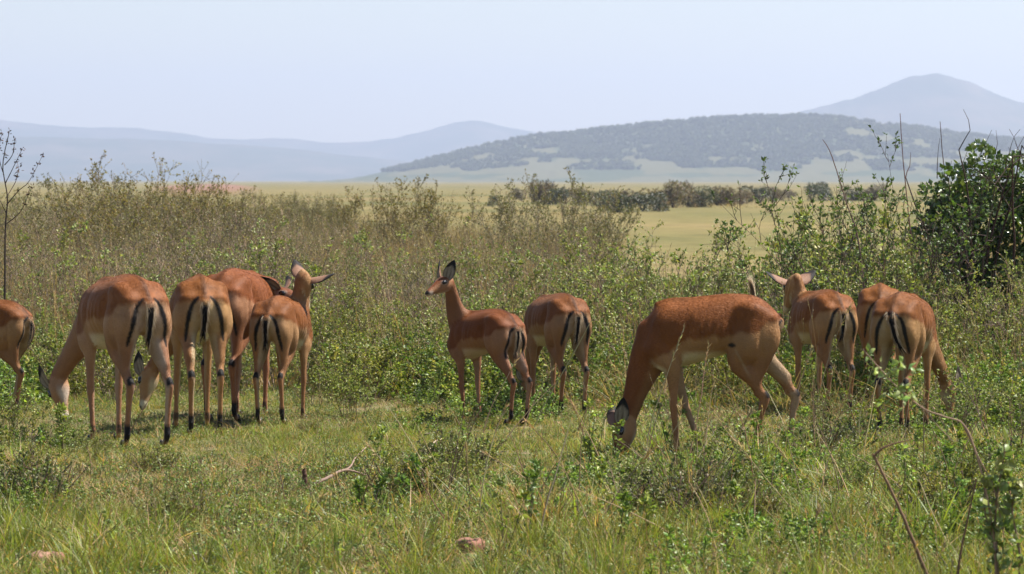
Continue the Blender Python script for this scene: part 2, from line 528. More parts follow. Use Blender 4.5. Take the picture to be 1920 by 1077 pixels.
    hu_, hv_, hw_ = q @ hdv / (Lh), q @ hu / hd, q @ hs / hd
    hcolr = mixc(np.tile(TAN * .80 + NECKC * .15, (nv, 1)), NECKC * .85, sstep(hv_ - np.interp(hu_, [0, .3, 1], [.02, .022, -.015]), 0, .014))
    hcolr = mixc(hcolr, WHITE * .85, .8 * sstep(-hv_, .040, .060) * sstep(hu_, .15, .45))
    hcolr = mixc(hcolr, WHITE * .85, sstep(hu_, .78, .86) * sstep(-hv_, .005, .02))
    hcolr = mixc(hcolr, BLACK * 1.5, sstep(hu_, .93, .97) * sstep(hv_, -.035, -.022))
    er = np.sqrt(((hu_ - .37) * Lh / .030) ** 2 + ((hv_ - .016) / .017) ** 2)
    hcolr = mixc(hcolr, WHITE * .5, .6 * (1 - sstep(er, .9, 1.25)) * (np.abs(hw_) > .025))
    hcolr = mixc(hcolr, BLACK, (1 - sstep(er, .55, .8)) * (np.abs(hw_) > .025))
    hcolr = mixc(hcolr, BLACK * 2, sstep(hv_, .02, .03) * (1 - sstep(np.abs(hw_), .010, .018)) * sstep(hu_, .10, .2) * (1 - sstep(hu_, .35, .5)) * .6)
    col[hm] = hcolr[hm]
    tw = (ids == 'neck') * sstep(uu, .86, .98) * .6 * sstep(.035 - np.abs(q @ hs), 0, .02) * sstep(-(q @ hu), .03, .06) * sstep(q @ hdv, .015, .05)
    col = mixc(col, WHITE * .9, tw * .9)
    if fold_shade:  # shade of the flank fold painted black on the coat, pale fold line below
        x, y, z = co[:, 0], co[:, 1], co[:, 2] - bz
        dd = np.sqrt(((x + .10) / .020) ** 2 + ((z - .620) / .012) ** 2)
        col = mixc(col, BLACK, (1 - sstep(dd, .7, 1.2)) * (y > 0))
        fl = (1 - sstep(np.abs(x + .11 + (.61 - z) * .55), .003, .010)) * sstep(.61 - z, 0, .03) * sstep(z, .42, .50) * (y > 0)
        col = mixc(col, WHITE * .8, fl * .3)
    for _ in range(1): col = .6 * col + .4 * nbr(col)
    col = col * np.array(tone)
    a = me1.color_attributes.new('col', 'FLOAT_COLOR', 'POINT')
    cc = np.ones((nv, 4), np.float32); cc[:, :3] = col
    a.data.foreach_set('color', cc.ravel())
    me1.vertices.foreach_set('co', (co * s).astype(np.float32).ravel())
    me1.polygons.foreach_set('use_smooth', np.ones(nf, bool))
    me1.materials.clear(); me1.materials.append(FUR)
    me1.update()
    put('body', me1, root)
    # short hair lying back and down over the body
    m_ = 34000
    prob = (ids != 'hind_foot') * (ids != 'fore_foot') * np.where((ids == 'trunk') | (ids == 'thigh') | (ids == 'neck'), 1.0, .5)
    pk = rng.choice(nv, m_, p=prob / prob.sum())
    nn = nr[pk].astype(float)
    fl = np.tile(np.array((-.75, 0, -.55)), (m_, 1)) + rng.normal(0, .22, (m_, 3))
    fl[ids[pk] == 'neck'] = -unit(pl - n0) + rng.normal(0, .22, ((ids[pk] == 'neck').sum(), 3))
    fl[ids[pk] == 'head'] = -hdv + rng.normal(0, .2, ((ids[pk] == 'head').sum(), 3))
    fl[(ids[pk] == 'hind') | (ids[pk] == 'fore')] = (0, 0, -1)
    fl = fl - np.sum(fl * nn, 1)[:, None] * nn
    fl /= np.linalg.norm(fl, axis=1)[:, None] + 1e-9
    ln_ = rng.uniform(.008, .015, m_) * np.where((ids[pk] == 'trunk') | (ids[pk] == 'thigh') | (ids[pk] == 'neck'), 1, .5)
    sd_ = np.cross(nn, fl) * (rng.uniform(.0009, .0015, m_))[:, None]
    b0 = co[pk] + rng.normal(0, .0025, (m_, 3)); b0 -= np.sum((b0 - co[pk]) * nn, 1)[:, None] * nn
    tip = b0 + (fl * .97 + nn * rng.uniform(.05, .20, m_)[:, None]) * ln_[:, None]
    hv = np.stack([b0 - sd_, b0 + sd_, tip], 1).reshape(-1, 3)
    hc_ = col[pk] * np.exp(rng.normal(.03, .07, (m_, 1)))
    put('hair', mesh_np('hair', hv * s, np.arange(m_ * 3).reshape(-1, 3), np.repeat(hc_, 3, 0), False, HAIR), root)
    # ears
    for sd in (1, -1):
        V, F, cl = ear_mesh(.160 * es * (.6 + .4 * hd) * s, .045 * es * (.6 + .4 * hd) * s)
        o = put('ear', mesh_np('ear', V, F, cl, True, FUR), root)
        e = ears if sd > 0 or len(ears) < 6 else ears[3:]
        out_, back, upw = e[0], e[1], e[2]
        z_ = unit(hs * sd * out_ - hdv * back + hu * upw)
        openv = unit(hdv * eop[0] + hs * sd * eop[1])
        if len(ears) == 7: openv = unit(hdv * ears[6] + hs * sd)
        y_ = -unit(openv - (openv @ z_) * z_)
        x_ = np.cross(y_, z_)
        base = pl + hdv * .045 * hd + hu * .030 * hd + hs * sd * .034 * hd - z_ * .012
        basis_obj(o, base * s, x_, y_, z_)
    for sd in (1, -1):
        V, F, caps, _, _ = loft([(0, 0, -.008 * hd * s), (0, 0, .008 * hd * s)], [.0135 * hd * s] * 2, [.0135 * hd * s] * 2, (0, 1, 0), 5, 14)
        me = bpy.data.meshes.new('eye'); me.from_pydata([tuple(v) for v in V], [], F + [tuple(c) for c in caps]); me.polygons.foreach_set('use_smooth', [True] * len(me.polygons)); me.materials.append(EYE)
        o = put('eye', me, root)
        basis_obj(o, (pl + hdv * (.37 * Lh) + hu * .016 * hd + hs * sd * .0440 * hd) * s, hu, hs, hdv)
    # hooves: two toes each
    for k, ft in legs_z.items():
        V_, F_ = [], []
        for t in (-1, 1):
            pts = [ft + (.004, t * .009, .040), ft + (.014, t * .010, .020), ft + (.026, t * .010, .004)]
            V, F, caps, _, _ = loft(pts, [.014, .018, .014], [.008, .009, .007], (0, 1, 0), 8, 10)
            n0_ = sum(len(q_) for q_ in V_)
            V[:, 2] = np.maximum(V[:, 2], ft[2])
            V_.append(V); F_ += [tuple(i + n0_ for i in f) for f in F] + [tuple(i + n0_ for i in c) for c in caps]
        me = bpy.data.meshes.new('hoof'); me.from_pydata([tuple(v * s) for v in np.concatenate(V_)], [], F_); me.materials.append(HOOF)
        me.polygons.foreach_set('use_smooth', [True] * len(me.polygons))
        put('hoof', me, root)
    # tail
    t0 = np.array((-.332, 0, .784 + bz))
    if tail == 'down':
        tp = [t0, t0 + (-.040, 0, -.03), t0 + (-.055, .002, -.09), t0 + (-.050, .004, -.16), t0 + (-.040, .010, -.225)]
    elif tail == 'swing':
        tp = [t0, t0 + (-.042, 0, -.02), t0 + (-.060, -.02, -.09), t0 + (-.055, -.035, -.16), t0 + (-.045, -.065, -.225)]
    else:   # flicked up over the back on the far side
        tp = [t0, (-.37, -.06, .775), (-.31, -.135, .79), (-.255, -.125, .85), (-.232, -.10, .915)]
    V, F, caps, u, an = loft(tp, [.012, .011, .009, .007, .003], [.016, .019, .017, .013, .005], (0, 1, 0), 30, 20)
    # fringe of hair along the tail edge
    rs = np.random.default_rng(int(px))
    f = np.abs(np.sin(an))
    u_ = u
    cl = np.tile(CHEST * .5, (len(V), 1))
    dark = (1 - sstep(f, .70, .92)) * sstep(u_, .12, .35)
    if tail == 'up':
        cl = mixc(cl, WHITE * 1.15, sstep(u_, .5, .62)); dark = dark * (u_ < .5)
    cl = mixc(cl, WHITE, sstep(f, .85, .97) * sstep(u_, .35, .6))
    cl = mixc(cl, BLACK, dark * (1 if tail != 'up' else 0))
    F_all = [tuple(q_) for q_ in F] + [tuple(c) for c in caps]
    me = bpy.data.meshes.new('tail')
    V = list(V); cl = list(cl)
    tpc = catmull(tp, 30)
    for _ in range(420 if tail != 'up' else 900):
        k = rs.integers(3, 29) if tail != 'up' else rs.integers(22, 30)
        k = min(k, 29)
        p = tpc[k]; t = unit(tpc[min(k + 1, 29)] - tpc[k - 1]); sg = rs.choice((-1, 1))
        st_ = p + np.array((rs.normal(0, .004), sg * rs.uniform(.0, .028) * (1 - k / 45), 0))
        ln_ = rs.uniform(.035, .085) * (1.35 if tail == 'up' else 1)
        dr = unit(t + np.array((rs.normal(0, .12), sg * rs.uniform(0, .28), rs.normal(0, .1))))
        w_ = unit(np.cross(dr, (1, .3, .2))) * .0012
        b_ = len(V)
        V += [st_ - w_, st_ + w_, st_ + dr * ln_]
        side = abs(st_[1] - p[1]) > .009
        c_ = WHITE * rs.uniform(.8, 1.15) if (side or tail == 'up') else BLACK
        cl += [c_, c_, c_]
        F_all.append((b_, b_ + 1, b_ + 2))
    me.from_pydata([tuple(np.array(v) * s) for v in V], [], F_all)
    a = me.color_attributes.new('col', 'FLOAT_COLOR', 'POINT')
    cc = np.ones((len(V), 4), np.float32); cc[:, :3] = np.array(cl)
    a.data.foreach_set('color', cc.ravel())
    me.polygons.foreach_set('use_smooth', [True] * len(me.polygons)); me.materials.append(TAILHAIR)
    put('tail', me, root)
    return root
# ------------------------------------------------------------------ plant kit (numpy)
def unitr(a):
    return a / (np.linalg.norm(a, axis=-1, keepdims=True) + 1e-9)


class Kit:
    """collects triangles with a colour per vertex"""
    def __init__(s): s.V = []; s.F = []; s.K = []; s.n = 0

    def add(s, V, F, K):
        s.V.append(V); s.F.append(F + s.n); s.K.append(K); s.n += len(V)

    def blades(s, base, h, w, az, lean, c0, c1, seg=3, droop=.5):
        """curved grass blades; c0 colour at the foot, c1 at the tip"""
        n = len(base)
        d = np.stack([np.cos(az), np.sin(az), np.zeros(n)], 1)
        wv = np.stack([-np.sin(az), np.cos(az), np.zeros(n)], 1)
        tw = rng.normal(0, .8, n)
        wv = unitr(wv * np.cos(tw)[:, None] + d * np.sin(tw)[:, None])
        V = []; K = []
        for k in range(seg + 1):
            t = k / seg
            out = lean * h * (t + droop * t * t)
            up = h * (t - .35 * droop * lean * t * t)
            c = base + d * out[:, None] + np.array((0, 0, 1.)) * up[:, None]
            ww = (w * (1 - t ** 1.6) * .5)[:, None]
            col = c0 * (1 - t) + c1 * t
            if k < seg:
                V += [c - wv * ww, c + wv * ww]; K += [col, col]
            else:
                V += [c]; K += [col]
        m = 2 * seg + 1
        V = np.stack(V, 1).reshape(-1, 3); K = np.stack(K, 1).reshape(-1, 3)
        f = []
        for k in range(seg - 1):
            f += [(2 * k, 2 * k + 1, 2 * k + 3), (2 * k, 2 * k + 3, 2 * k + 2)]
        f += [(2 * seg - 2, 2 * seg - 1, 2 * seg)]
        f = np.array(f)
        F = (f[None] + (np.arange(n) * m)[:, None, None]).reshape(-1, 3)
        s.add(V, F, K)

    def leaves(s, p, d, L, W, col, fold=.35):
        """four-cornered folded leaves from p along d"""
        n = len(p)
        d = unitr(d)
        r = rng.normal(0, 1, (n, 3)); sd = unitr(np.cross(d, r)); nn = np.cross(sd, d)
        L = L[:, None]; W = W[:, None]
        mid = p + d * L * .5 + nn * W * fold
        a = p + d * L * .45 + sd * W * .5 + nn * W * .0; b = p + d * L * .45 - sd * W * .5
        tip = p + d * L - nn * L * .08
        V = np.stack([p, a, tip, b, mid], 1).reshape(-1, 3)
        f = np.array([(0, 1, 4), (1, 2, 4), (2, 3, 4), (3, 0, 4)])
        F = (f[None] + (np.arange(n) * 5)[:, None, None]).reshape(-1, 3)
        K = np.repeat(col, 5, axis=0)
        s.add(V, F, K)

    def tubes(s, P, r0, r1, c0, c1=None, sides=3):
        """P (n, k, 3) polylines; r0, r1 radii (n,)"""
        n, k, _ = P.shape
        if c1 is None: c1 = c0
        T = np.gradient(P, axis=1); T = unitr(T)
        ref = np.array((.31, .87, .38)); S = unitr(np.cross(T, ref)); U = np.cross(T, S)
        t = np.linspace(0, 1, k)[None, :, None]
        r = r0[:, None, None] * (1 - t) + r1[:, None, None] * t
        ring = [P + r * (math.cos(a) * S + math.sin(a) * U) for a in np.linspace(0, 2 * math.pi, sides, endpoint=False)]
        V = np.stack(ring, 2).reshape(-1, 3)
        col = c0[:, None, :] * (1 - t) + c1[:, None, :] * t
        K = np.repeat(col[:, :, None, :], sides, axis=2).reshape(-1, 3)
        f = []
        for i in range(k - 1):
            for j in range(sides):
                j2 = (j + 1) % sides
                a, b, c, d_ = i * sides + j, i * sides + j2, (i + 1) * sides + j2, (i + 1) * sides + j
                f += [(a, b, c), (a, c, d_)]
        f = np.array(f)
        F = (f[None] + (np.arange(n) * k * sides)[:, None, None]).reshape(-1, 3)
        s.add(V, F, K)

    def mesh(s, name, mat, smooth=False):
        return mesh_np(name, np.concatenate(s.V), np.concatenate(s.F), np.concatenate(s.K), smooth, mat)


def walk(p0, d0, L, k, wob, up=.0):
    """random-walk polylines: (n,3) starts, (n,3) directions, lengths -> (n,k,3)"""
    n = len(p0)
    P = [p0]; d = unitr(d0)
    for i in range(k - 1):
        d = unitr(d + rng.normal(0, wob, (n, 3)) + np.array((0, 0, up)))
        P.append(P[-1] + d * (L / (k - 1))[:, None])
    return np.stack(P, 1)


def cvar(c, n, v=.22, hue=.08):
    c = np.array(c)
    k = np.exp(rng.normal(0, v, (n, 1)))
    return c[None] * k * np.exp(rng.normal(0, hue, (n, 3)))


def mat_plant(name, trans=.35, rough=.5, spec=.35, vary=.35, dry=(1.25, 1.0, .55)):
    m, nt, out = new_mat(name)
    L = nt.links.new
    a = nd(nt, 'ShaderNodeAttribute'); a.attribute_name = 'col'
    oi = nd(nt, 'ShaderNodeObjectInfo')
    r = nd(nt, 'ShaderNodeMapRange'); r.inputs[3].default_value = 1 - vary; r.inputs[4].default_value = 1 + vary
    L(oi.outputs['Random'], r.inputs[0])
    vm = nd(nt, 'ShaderNodeVectorMath', operation='SCALE'); L(a.outputs['Color'], vm.inputs[0]); L(r.outputs[0], vm.inputs['Scale'])
    mx = nd(nt, 'ShaderNodeMix', data_type='RGBA', blend_type='MULTIPLY')
    w = nd(nt, 'ShaderNodeMath', operation='MULTIPLY'); w.inputs[1].default_value = 7.3
    fr = nd(nt, 'ShaderNodeMath', operation='FRACT'); L(oi.outputs['Random'], w.inputs[0]); L(w.outputs[0], fr.inputs[0])
    L(fr.outputs[0], mx.inputs['Factor']); L(vm.outputs[0], mx.inputs['A']); mx.inputs['B'].default_value = (*dry, 1)
    b = nd(nt, 'ShaderNodeBsdfPrincipled')
    L(mx.outputs['Result'], b.inputs['Base Color'])
    b.inputs['Roughness'].default_value = rough; b.inputs['Specular IOR Level'].default_value = spec
    if trans > 0:
        t = nd(nt, 'ShaderNodeBsdfTranslucent')
        s2 = nd(nt, 'ShaderNodeVectorMath', operation='MULTIPLY'); L(mx.outputs['Result'], s2.inputs[0]); s2.inputs[1].default_value = (1.25, 1.35, .7)
        L(s2.outputs[0], t.inputs['Color'])
        ms = nd(nt, 'ShaderNodeMixShader'); ms.inputs[0].default_value = trans
        L(b.outputs[0], ms.inputs[1]); L(t.outputs[0], ms.inputs[2]); L(ms.outputs[0], out.inputs[0])
    else:
        L(b.outputs[0], out.inputs[0])
    return m


M_GRASS = mat_plant('grass_blade', .40, .5, .3, .35)
M_DRY = mat_plant('dry_straw', .30, .6, .25, .3, (1.1, .95, .8))
M_LEAF = mat_plant('green_leaf', .33, .45, .4, .22, (1.15, 1.0, .7))
M_DARKLEAF = mat_plant('waxy_leaf', .22, .32, .5, .1, (1.05, 1, .9))
M_TWIG = mat_plant('twig_bark', 0, .8, .2, .25, (1.0, .95, .9))

G1 = (.125, .165, .030); G2 = (.185, .220, .048); G3 = (.090, .125, .030)
STRAW = (.36, .28, .16); STRAW2 = (.30, .20, .10); TWIG = (.19, .14, .10); TWIGD = (.075, .05, .04)


def src(name, me):
    """an unlinked source object for a scatter"""
    return bpy.data.objects.new(name, me)


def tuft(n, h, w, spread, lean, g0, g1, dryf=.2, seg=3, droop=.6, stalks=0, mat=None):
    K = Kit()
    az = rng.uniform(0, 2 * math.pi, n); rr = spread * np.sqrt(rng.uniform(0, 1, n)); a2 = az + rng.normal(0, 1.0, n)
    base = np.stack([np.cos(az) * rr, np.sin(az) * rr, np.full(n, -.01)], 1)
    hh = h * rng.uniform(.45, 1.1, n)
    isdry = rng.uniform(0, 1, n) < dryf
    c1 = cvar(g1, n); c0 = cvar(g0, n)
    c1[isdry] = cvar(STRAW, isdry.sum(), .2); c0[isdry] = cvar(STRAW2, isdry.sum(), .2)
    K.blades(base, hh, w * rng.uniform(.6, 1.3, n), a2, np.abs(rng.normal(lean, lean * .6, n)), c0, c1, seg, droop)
    if stalks:
        b = base[:stalks] * .6; k = len(b)
        P = walk(b, np.stack([rng.normal(0, .22, k), rng.normal(0, .22, k), np.ones(k)], 1), h * rng.uniform(1.1, 1.9, k), 6, .06)
        K.tubes(P, np.full(k, .0013), np.full(k, .0008), cvar(STRAW2, k, .2), cvar(STRAW, k, .2))
        # seed heads
        q = []
        for i in range(9):
            t = rng.uniform(.0, 1, k)[:, None]; q.append((P[:, -1] * (1 - t * .7) + P[:, -2] * t * .7, unitr(P[:, -1] - P[:, -2]) + rng.normal(0, .28, (k, 3))))
        pp = np.concatenate([a for a, _ in q]); dd = np.concatenate([a for _, a in q])
        K.leaves(pp, dd, rng.uniform(.012, .022, len(pp)), np.full(len(pp), .0035), cvar(STRAW, len(pp), .25))
    return K.mesh('tuft', mat or M_GRASS)


def herb(h, nst, leafL, cols, spread=.10, rows=7, per=4, crown=True):
    """low leafy weed: stems with whorls of small leaves"""
    K = Kit()
    az = rng.uniform(0, 2 * math.pi, nst)
    b = np.stack([np.cos(az), np.sin(az), np.zeros(nst)], 1) * (spread * np.sqrt(rng.uniform(0, 1, nst)))[:, None]
    P = walk(b, np.stack([rng.normal(0, .28, nst), rng.normal(0, .28, nst), np.ones(nst)], 1), h * rng.uniform(.5, 1.1, nst), rows, .12, .05)
    K.tubes(P, np.full(nst, .0022), np.full(nst, .001), cvar(TWIG, nst), cvar((.12, .15, .05), nst))
    pp, dd, ll = [], [], []
    for r in range(1, rows):
        for _ in range(per):
            jt = rng.uniform(-.5, .5, (nst, 1))
            p = P[:, r] + (P[:, r] - P[:, r - 1]) * jt
            dr = rng.normal(0, 1, (nst, 3)); dr[:, 2] = rng.uniform(-.1, .9, nst)
            pp.append(p); dd.append(dr); ll.append(leafL * rng.uniform(.5, 1.1, nst) * (1.15 - .45 * r / rows))
    if crown:
        for _ in range(7):
            dr = rng.normal(0, 1, (nst, 3)); dr[:, 2] = rng.uniform(.2, 1.4, nst)
            pp.append(P[:, -1]); dd.append(dr); ll.append(leafL * rng.uniform(.5, .8, nst))
    pp = np.concatenate(pp); dd = np.concatenate(dd); ll = np.concatenate(ll)
    keep = rng.uniform(0, 1, len(pp)) < .8
    pp, dd, ll = pp[keep], dd[keep], ll[keep]
    cc = np.where((rng.uniform(0, 1, len(pp)) < .5)[:, None], cvar(cols[0], len(pp)), cvar(cols[1], len(pp)))
    K.leaves(pp, dd, ll, ll * .5, cc)
    return K.mesh('herb', M_LEAF)


def shrub_meshes(h, nst, spread, nb, leafL, leafn, cols, twigc=TWIG, wob=.13, topbias=.35, thick=.0045, fine=2, tuftn=6, hmin=.55):
    """branches mesh and foliage mesh of a twiggy shrub"""
    B, Lf = Kit(), Kit()
    az = rng.uniform(0, 2 * math.pi, nst)
    rad = spread * np.sqrt(rng.uniform(0, 1, nst))
    b = np.stack([np.cos(az) * rad * .35, np.sin(az) * rad * .35, np.full(nst, -.02)], 1)
    sl = spread / max(h, .1)
    d = np.stack([np.cos(az) * rad / spread * sl, np.sin(az) * rad / spread * sl, np.ones(nst)], 1) + rng.normal(0, .10, (nst, 3))
    hh = h * rng.uniform(hmin, 1.05, nst)
    P = walk(b, d, hh, 9, wob * .6, .02)
    B.tubes(P, thick * rng.uniform(.6, 1.2, nst), np.full(nst, .0013), cvar(twigc, nst, .35), cvar(twigc, nst, .35))
    lp, ld = [], []
    cur = P
    for lev in range(fine):
        n, k, _ = cur.shape
        m = nb if lev == 0 else max(2, nb // 2)
        ii = np.repeat(np.arange(n), m)
        t = rng.uniform(topbias if lev == 0 else .2, .97, n * m) * (k - 1)
        i0 = np.clip(t.astype(int), 0, k - 2); f = (t - i0)[:, None]
        p = cur[ii, i0] * (1 - f) + cur[ii, i0 + 1] * f
        td = unitr(cur[ii, i0 + 1] - cur[ii, i0])
        dd = unitr(td * .8 + rng.normal(0, .55, (n * m, 3)) + np.array((0, 0, .35)))
        LL = h * (.32 if lev == 0 else .15) * rng.uniform(.4, 1.2, n * m)
        LL = LL * (1 - .62 * t / (k - 1))
        Q = walk(p, dd, LL, 5 if lev == 0 else 4, wob, .04)
        B.tubes(Q, np.full(n * m, .0028 if lev == 0 else .0018), np.full(n * m, .0010), cvar(twigc, n * m, .3))
        lp.append(Q)
        cur = Q
    tip_p, tip_d = [], []
    for Q in lp + [P[:, 5:]]:
        n, k, _ = Q.shape
        e = unitr(Q[:, -1] - Q[:, -2])
        for _ in range(tuftn):
            tip_p.append(Q[:, -1] - e * rng.uniform(0, .02, (n, 1))); tip_d.append(e * .7 + rng.normal(0, .6, (n, 3)))
        for _ in range(leafn):
            t = rng.uniform(.2, .98, n) * (k - 1); i0 = np.clip(t.astype(int), 0, k - 2); f = (t - i0)[:, None]
            ar = np.arange(n)
            tip_p.append(Q[ar, i0] * (1 - f) + Q[ar, i0 + 1] * f); tip_d.append(e * .4 + rng.normal(0, .8, (n, 3)))
    pp = np.concatenate(tip_p); dd = np.concatenate(tip_d)
    # leaves gather on some shoots and leave others bare
    ph = np.sin(pp[:, 0] * 9.1 + pp[:, 2] * 5) * np.sin(pp[:, 1] * 8.3 + pp[:, 2] * 7) + rng.normal(0, .55, len(pp))
    keep = ph > -.15
    pp, dd = pp[keep], dd[keep]
    cc = np.where((rng.uniform(0, 1, len(pp)) < .5)[:, None], cvar(cols[0], len(pp)), cvar(cols[1], len(pp)))
    ll = leafL * rng.uniform(.5, 1.15, len(pp))
    Lf.leaves(pp, dd, ll, ll * .48, cc)
    return B, Lf


# scatter by geometry nodes -------------------------------------------------
def scatter(name, pts, rot, scl, idx, sources, label, cat, mat=None):
    colx = bpy.data.collections.new(name + '_kinds')
    for o in sources: colx.objects.link(o)
    me = bpy.data.meshes.new(name)
    n = len(pts)
    me.vertices.add(n); me.vertices.foreach_set('co', np.asarray(pts, np.float32).ravel())
    a = me.attributes.new('rot', 'FLOAT_VECTOR', 'POINT'); a.data.foreach_set('vector', np.asarray(rot, np.float32).ravel())
    a = me.attributes.new('scl', 'FLOAT', 'POINT'); a.data.foreach_set('value', np.asarray(scl, np.float32))
    a = me.attributes.new('idx', 'INT', 'POINT'); a.data.foreach_set('value', np.asarray(idx, np.int32))
    o = put(name, me)
    tag(o, label, cat, kind='stuff')
    g = bpy.data.node_groups.new(name, 'GeometryNodeTree')
    g.interface.new_socket('Geometry', in_out='INPUT', socket_type='NodeSocketGeometry')
    g.interface.new_socket('Geometry', in_out='OUTPUT', socket_type='NodeSocketGeometry')
    gi = g.nodes.new('NodeGroupInput'); go = g.nodes.new('NodeGroupOutput')
    ip = g.nodes.new('GeometryNodeInstanceOnPoints')
    ci = g.nodes.new('GeometryNodeCollectionInfo'); ci.inputs['Collection'].default_value = colx
    ci.inputs['Separate Children'].default_value = True; ci.inputs['Reset Children'].default_value = True

    def attr(nm, ty):
        q = g.nodes.new('GeometryNodeInputNamedAttribute'); q.data_type = ty; q.inputs[0].default_value = nm
        return [s_ for s_ in q.outputs if s_.enabled and s_.name == 'Attribute'][0]
    g.links.new(gi.outputs[0], ip.inputs['Points'])
    g.links.new(ci.outputs[0], ip.inputs['Instance'])
    ip.inputs['Pick Instance'].default_value = True
    g.links.new(attr('idx', 'INT'), ip.inputs['Instance Index'])
    e2 = g.nodes.new('FunctionNodeEulerToRotation')
    g.links.new(attr('rot', 'FLOAT_VECTOR'), e2.inputs[0]); g.links.new(e2.outputs[0], ip.inputs['Rotation'])
    g.links.new(attr('scl', 'FLOAT'), ip.inputs['Scale'])
    g.links.new(ip.outputs[0], go.inputs[0])
    md = o.modifiers.new('scatter', 'NODES'); md.node_group = g
    return o


def field(n, d0, d1, power=1.0, marg=420):
    """n random places in the view wedge between two distances; returns X, Y, photo column"""
    t = rng.uniform(0, 1, n)
    if power == 1.0: Y = np.sqrt(d0 ** 2 + t * (d1 ** 2 - d0 ** 2))
    else: Y = d0 * (d1 / d0) ** t          # the same number in every octave of distance
    px = rng.uniform(-marg, 1920 + marg, n)
    return (px - 960) / F_PX * Y, Y, px


def vnoise(x, y, seed=0):
    """smooth value noise, 0..1"""
    r = np.random.default_rng(seed).uniform(0, 1, (64, 64))
    xi = np.floor(x).astype(int); yi = np.floor(y).astype(int); fx = x - xi; fy = y - yi
    fx = fx * fx * (3 - 2 * fx); fy = fy * fy * (3 - 2 * fy)
    g = lambda a, b: r[a % 64, b % 64]
    return (g(xi, yi) * (1 - fx) + g(xi + 1, yi) * fx) * (1 - fy) + (g(xi, yi + 1) * (1 - fx) + g(xi + 1, yi + 1) * fx) * fy


def fbm(x, y, seed=0, oc=4):
    v = 0; a = .5; t = 0
    for i in range(oc):
        v = v + a * vnoise(x * 2 ** i + 17 * i, y * 2 ** i + 5 * i, seed + i); t += a; a *= .5
    return v / t
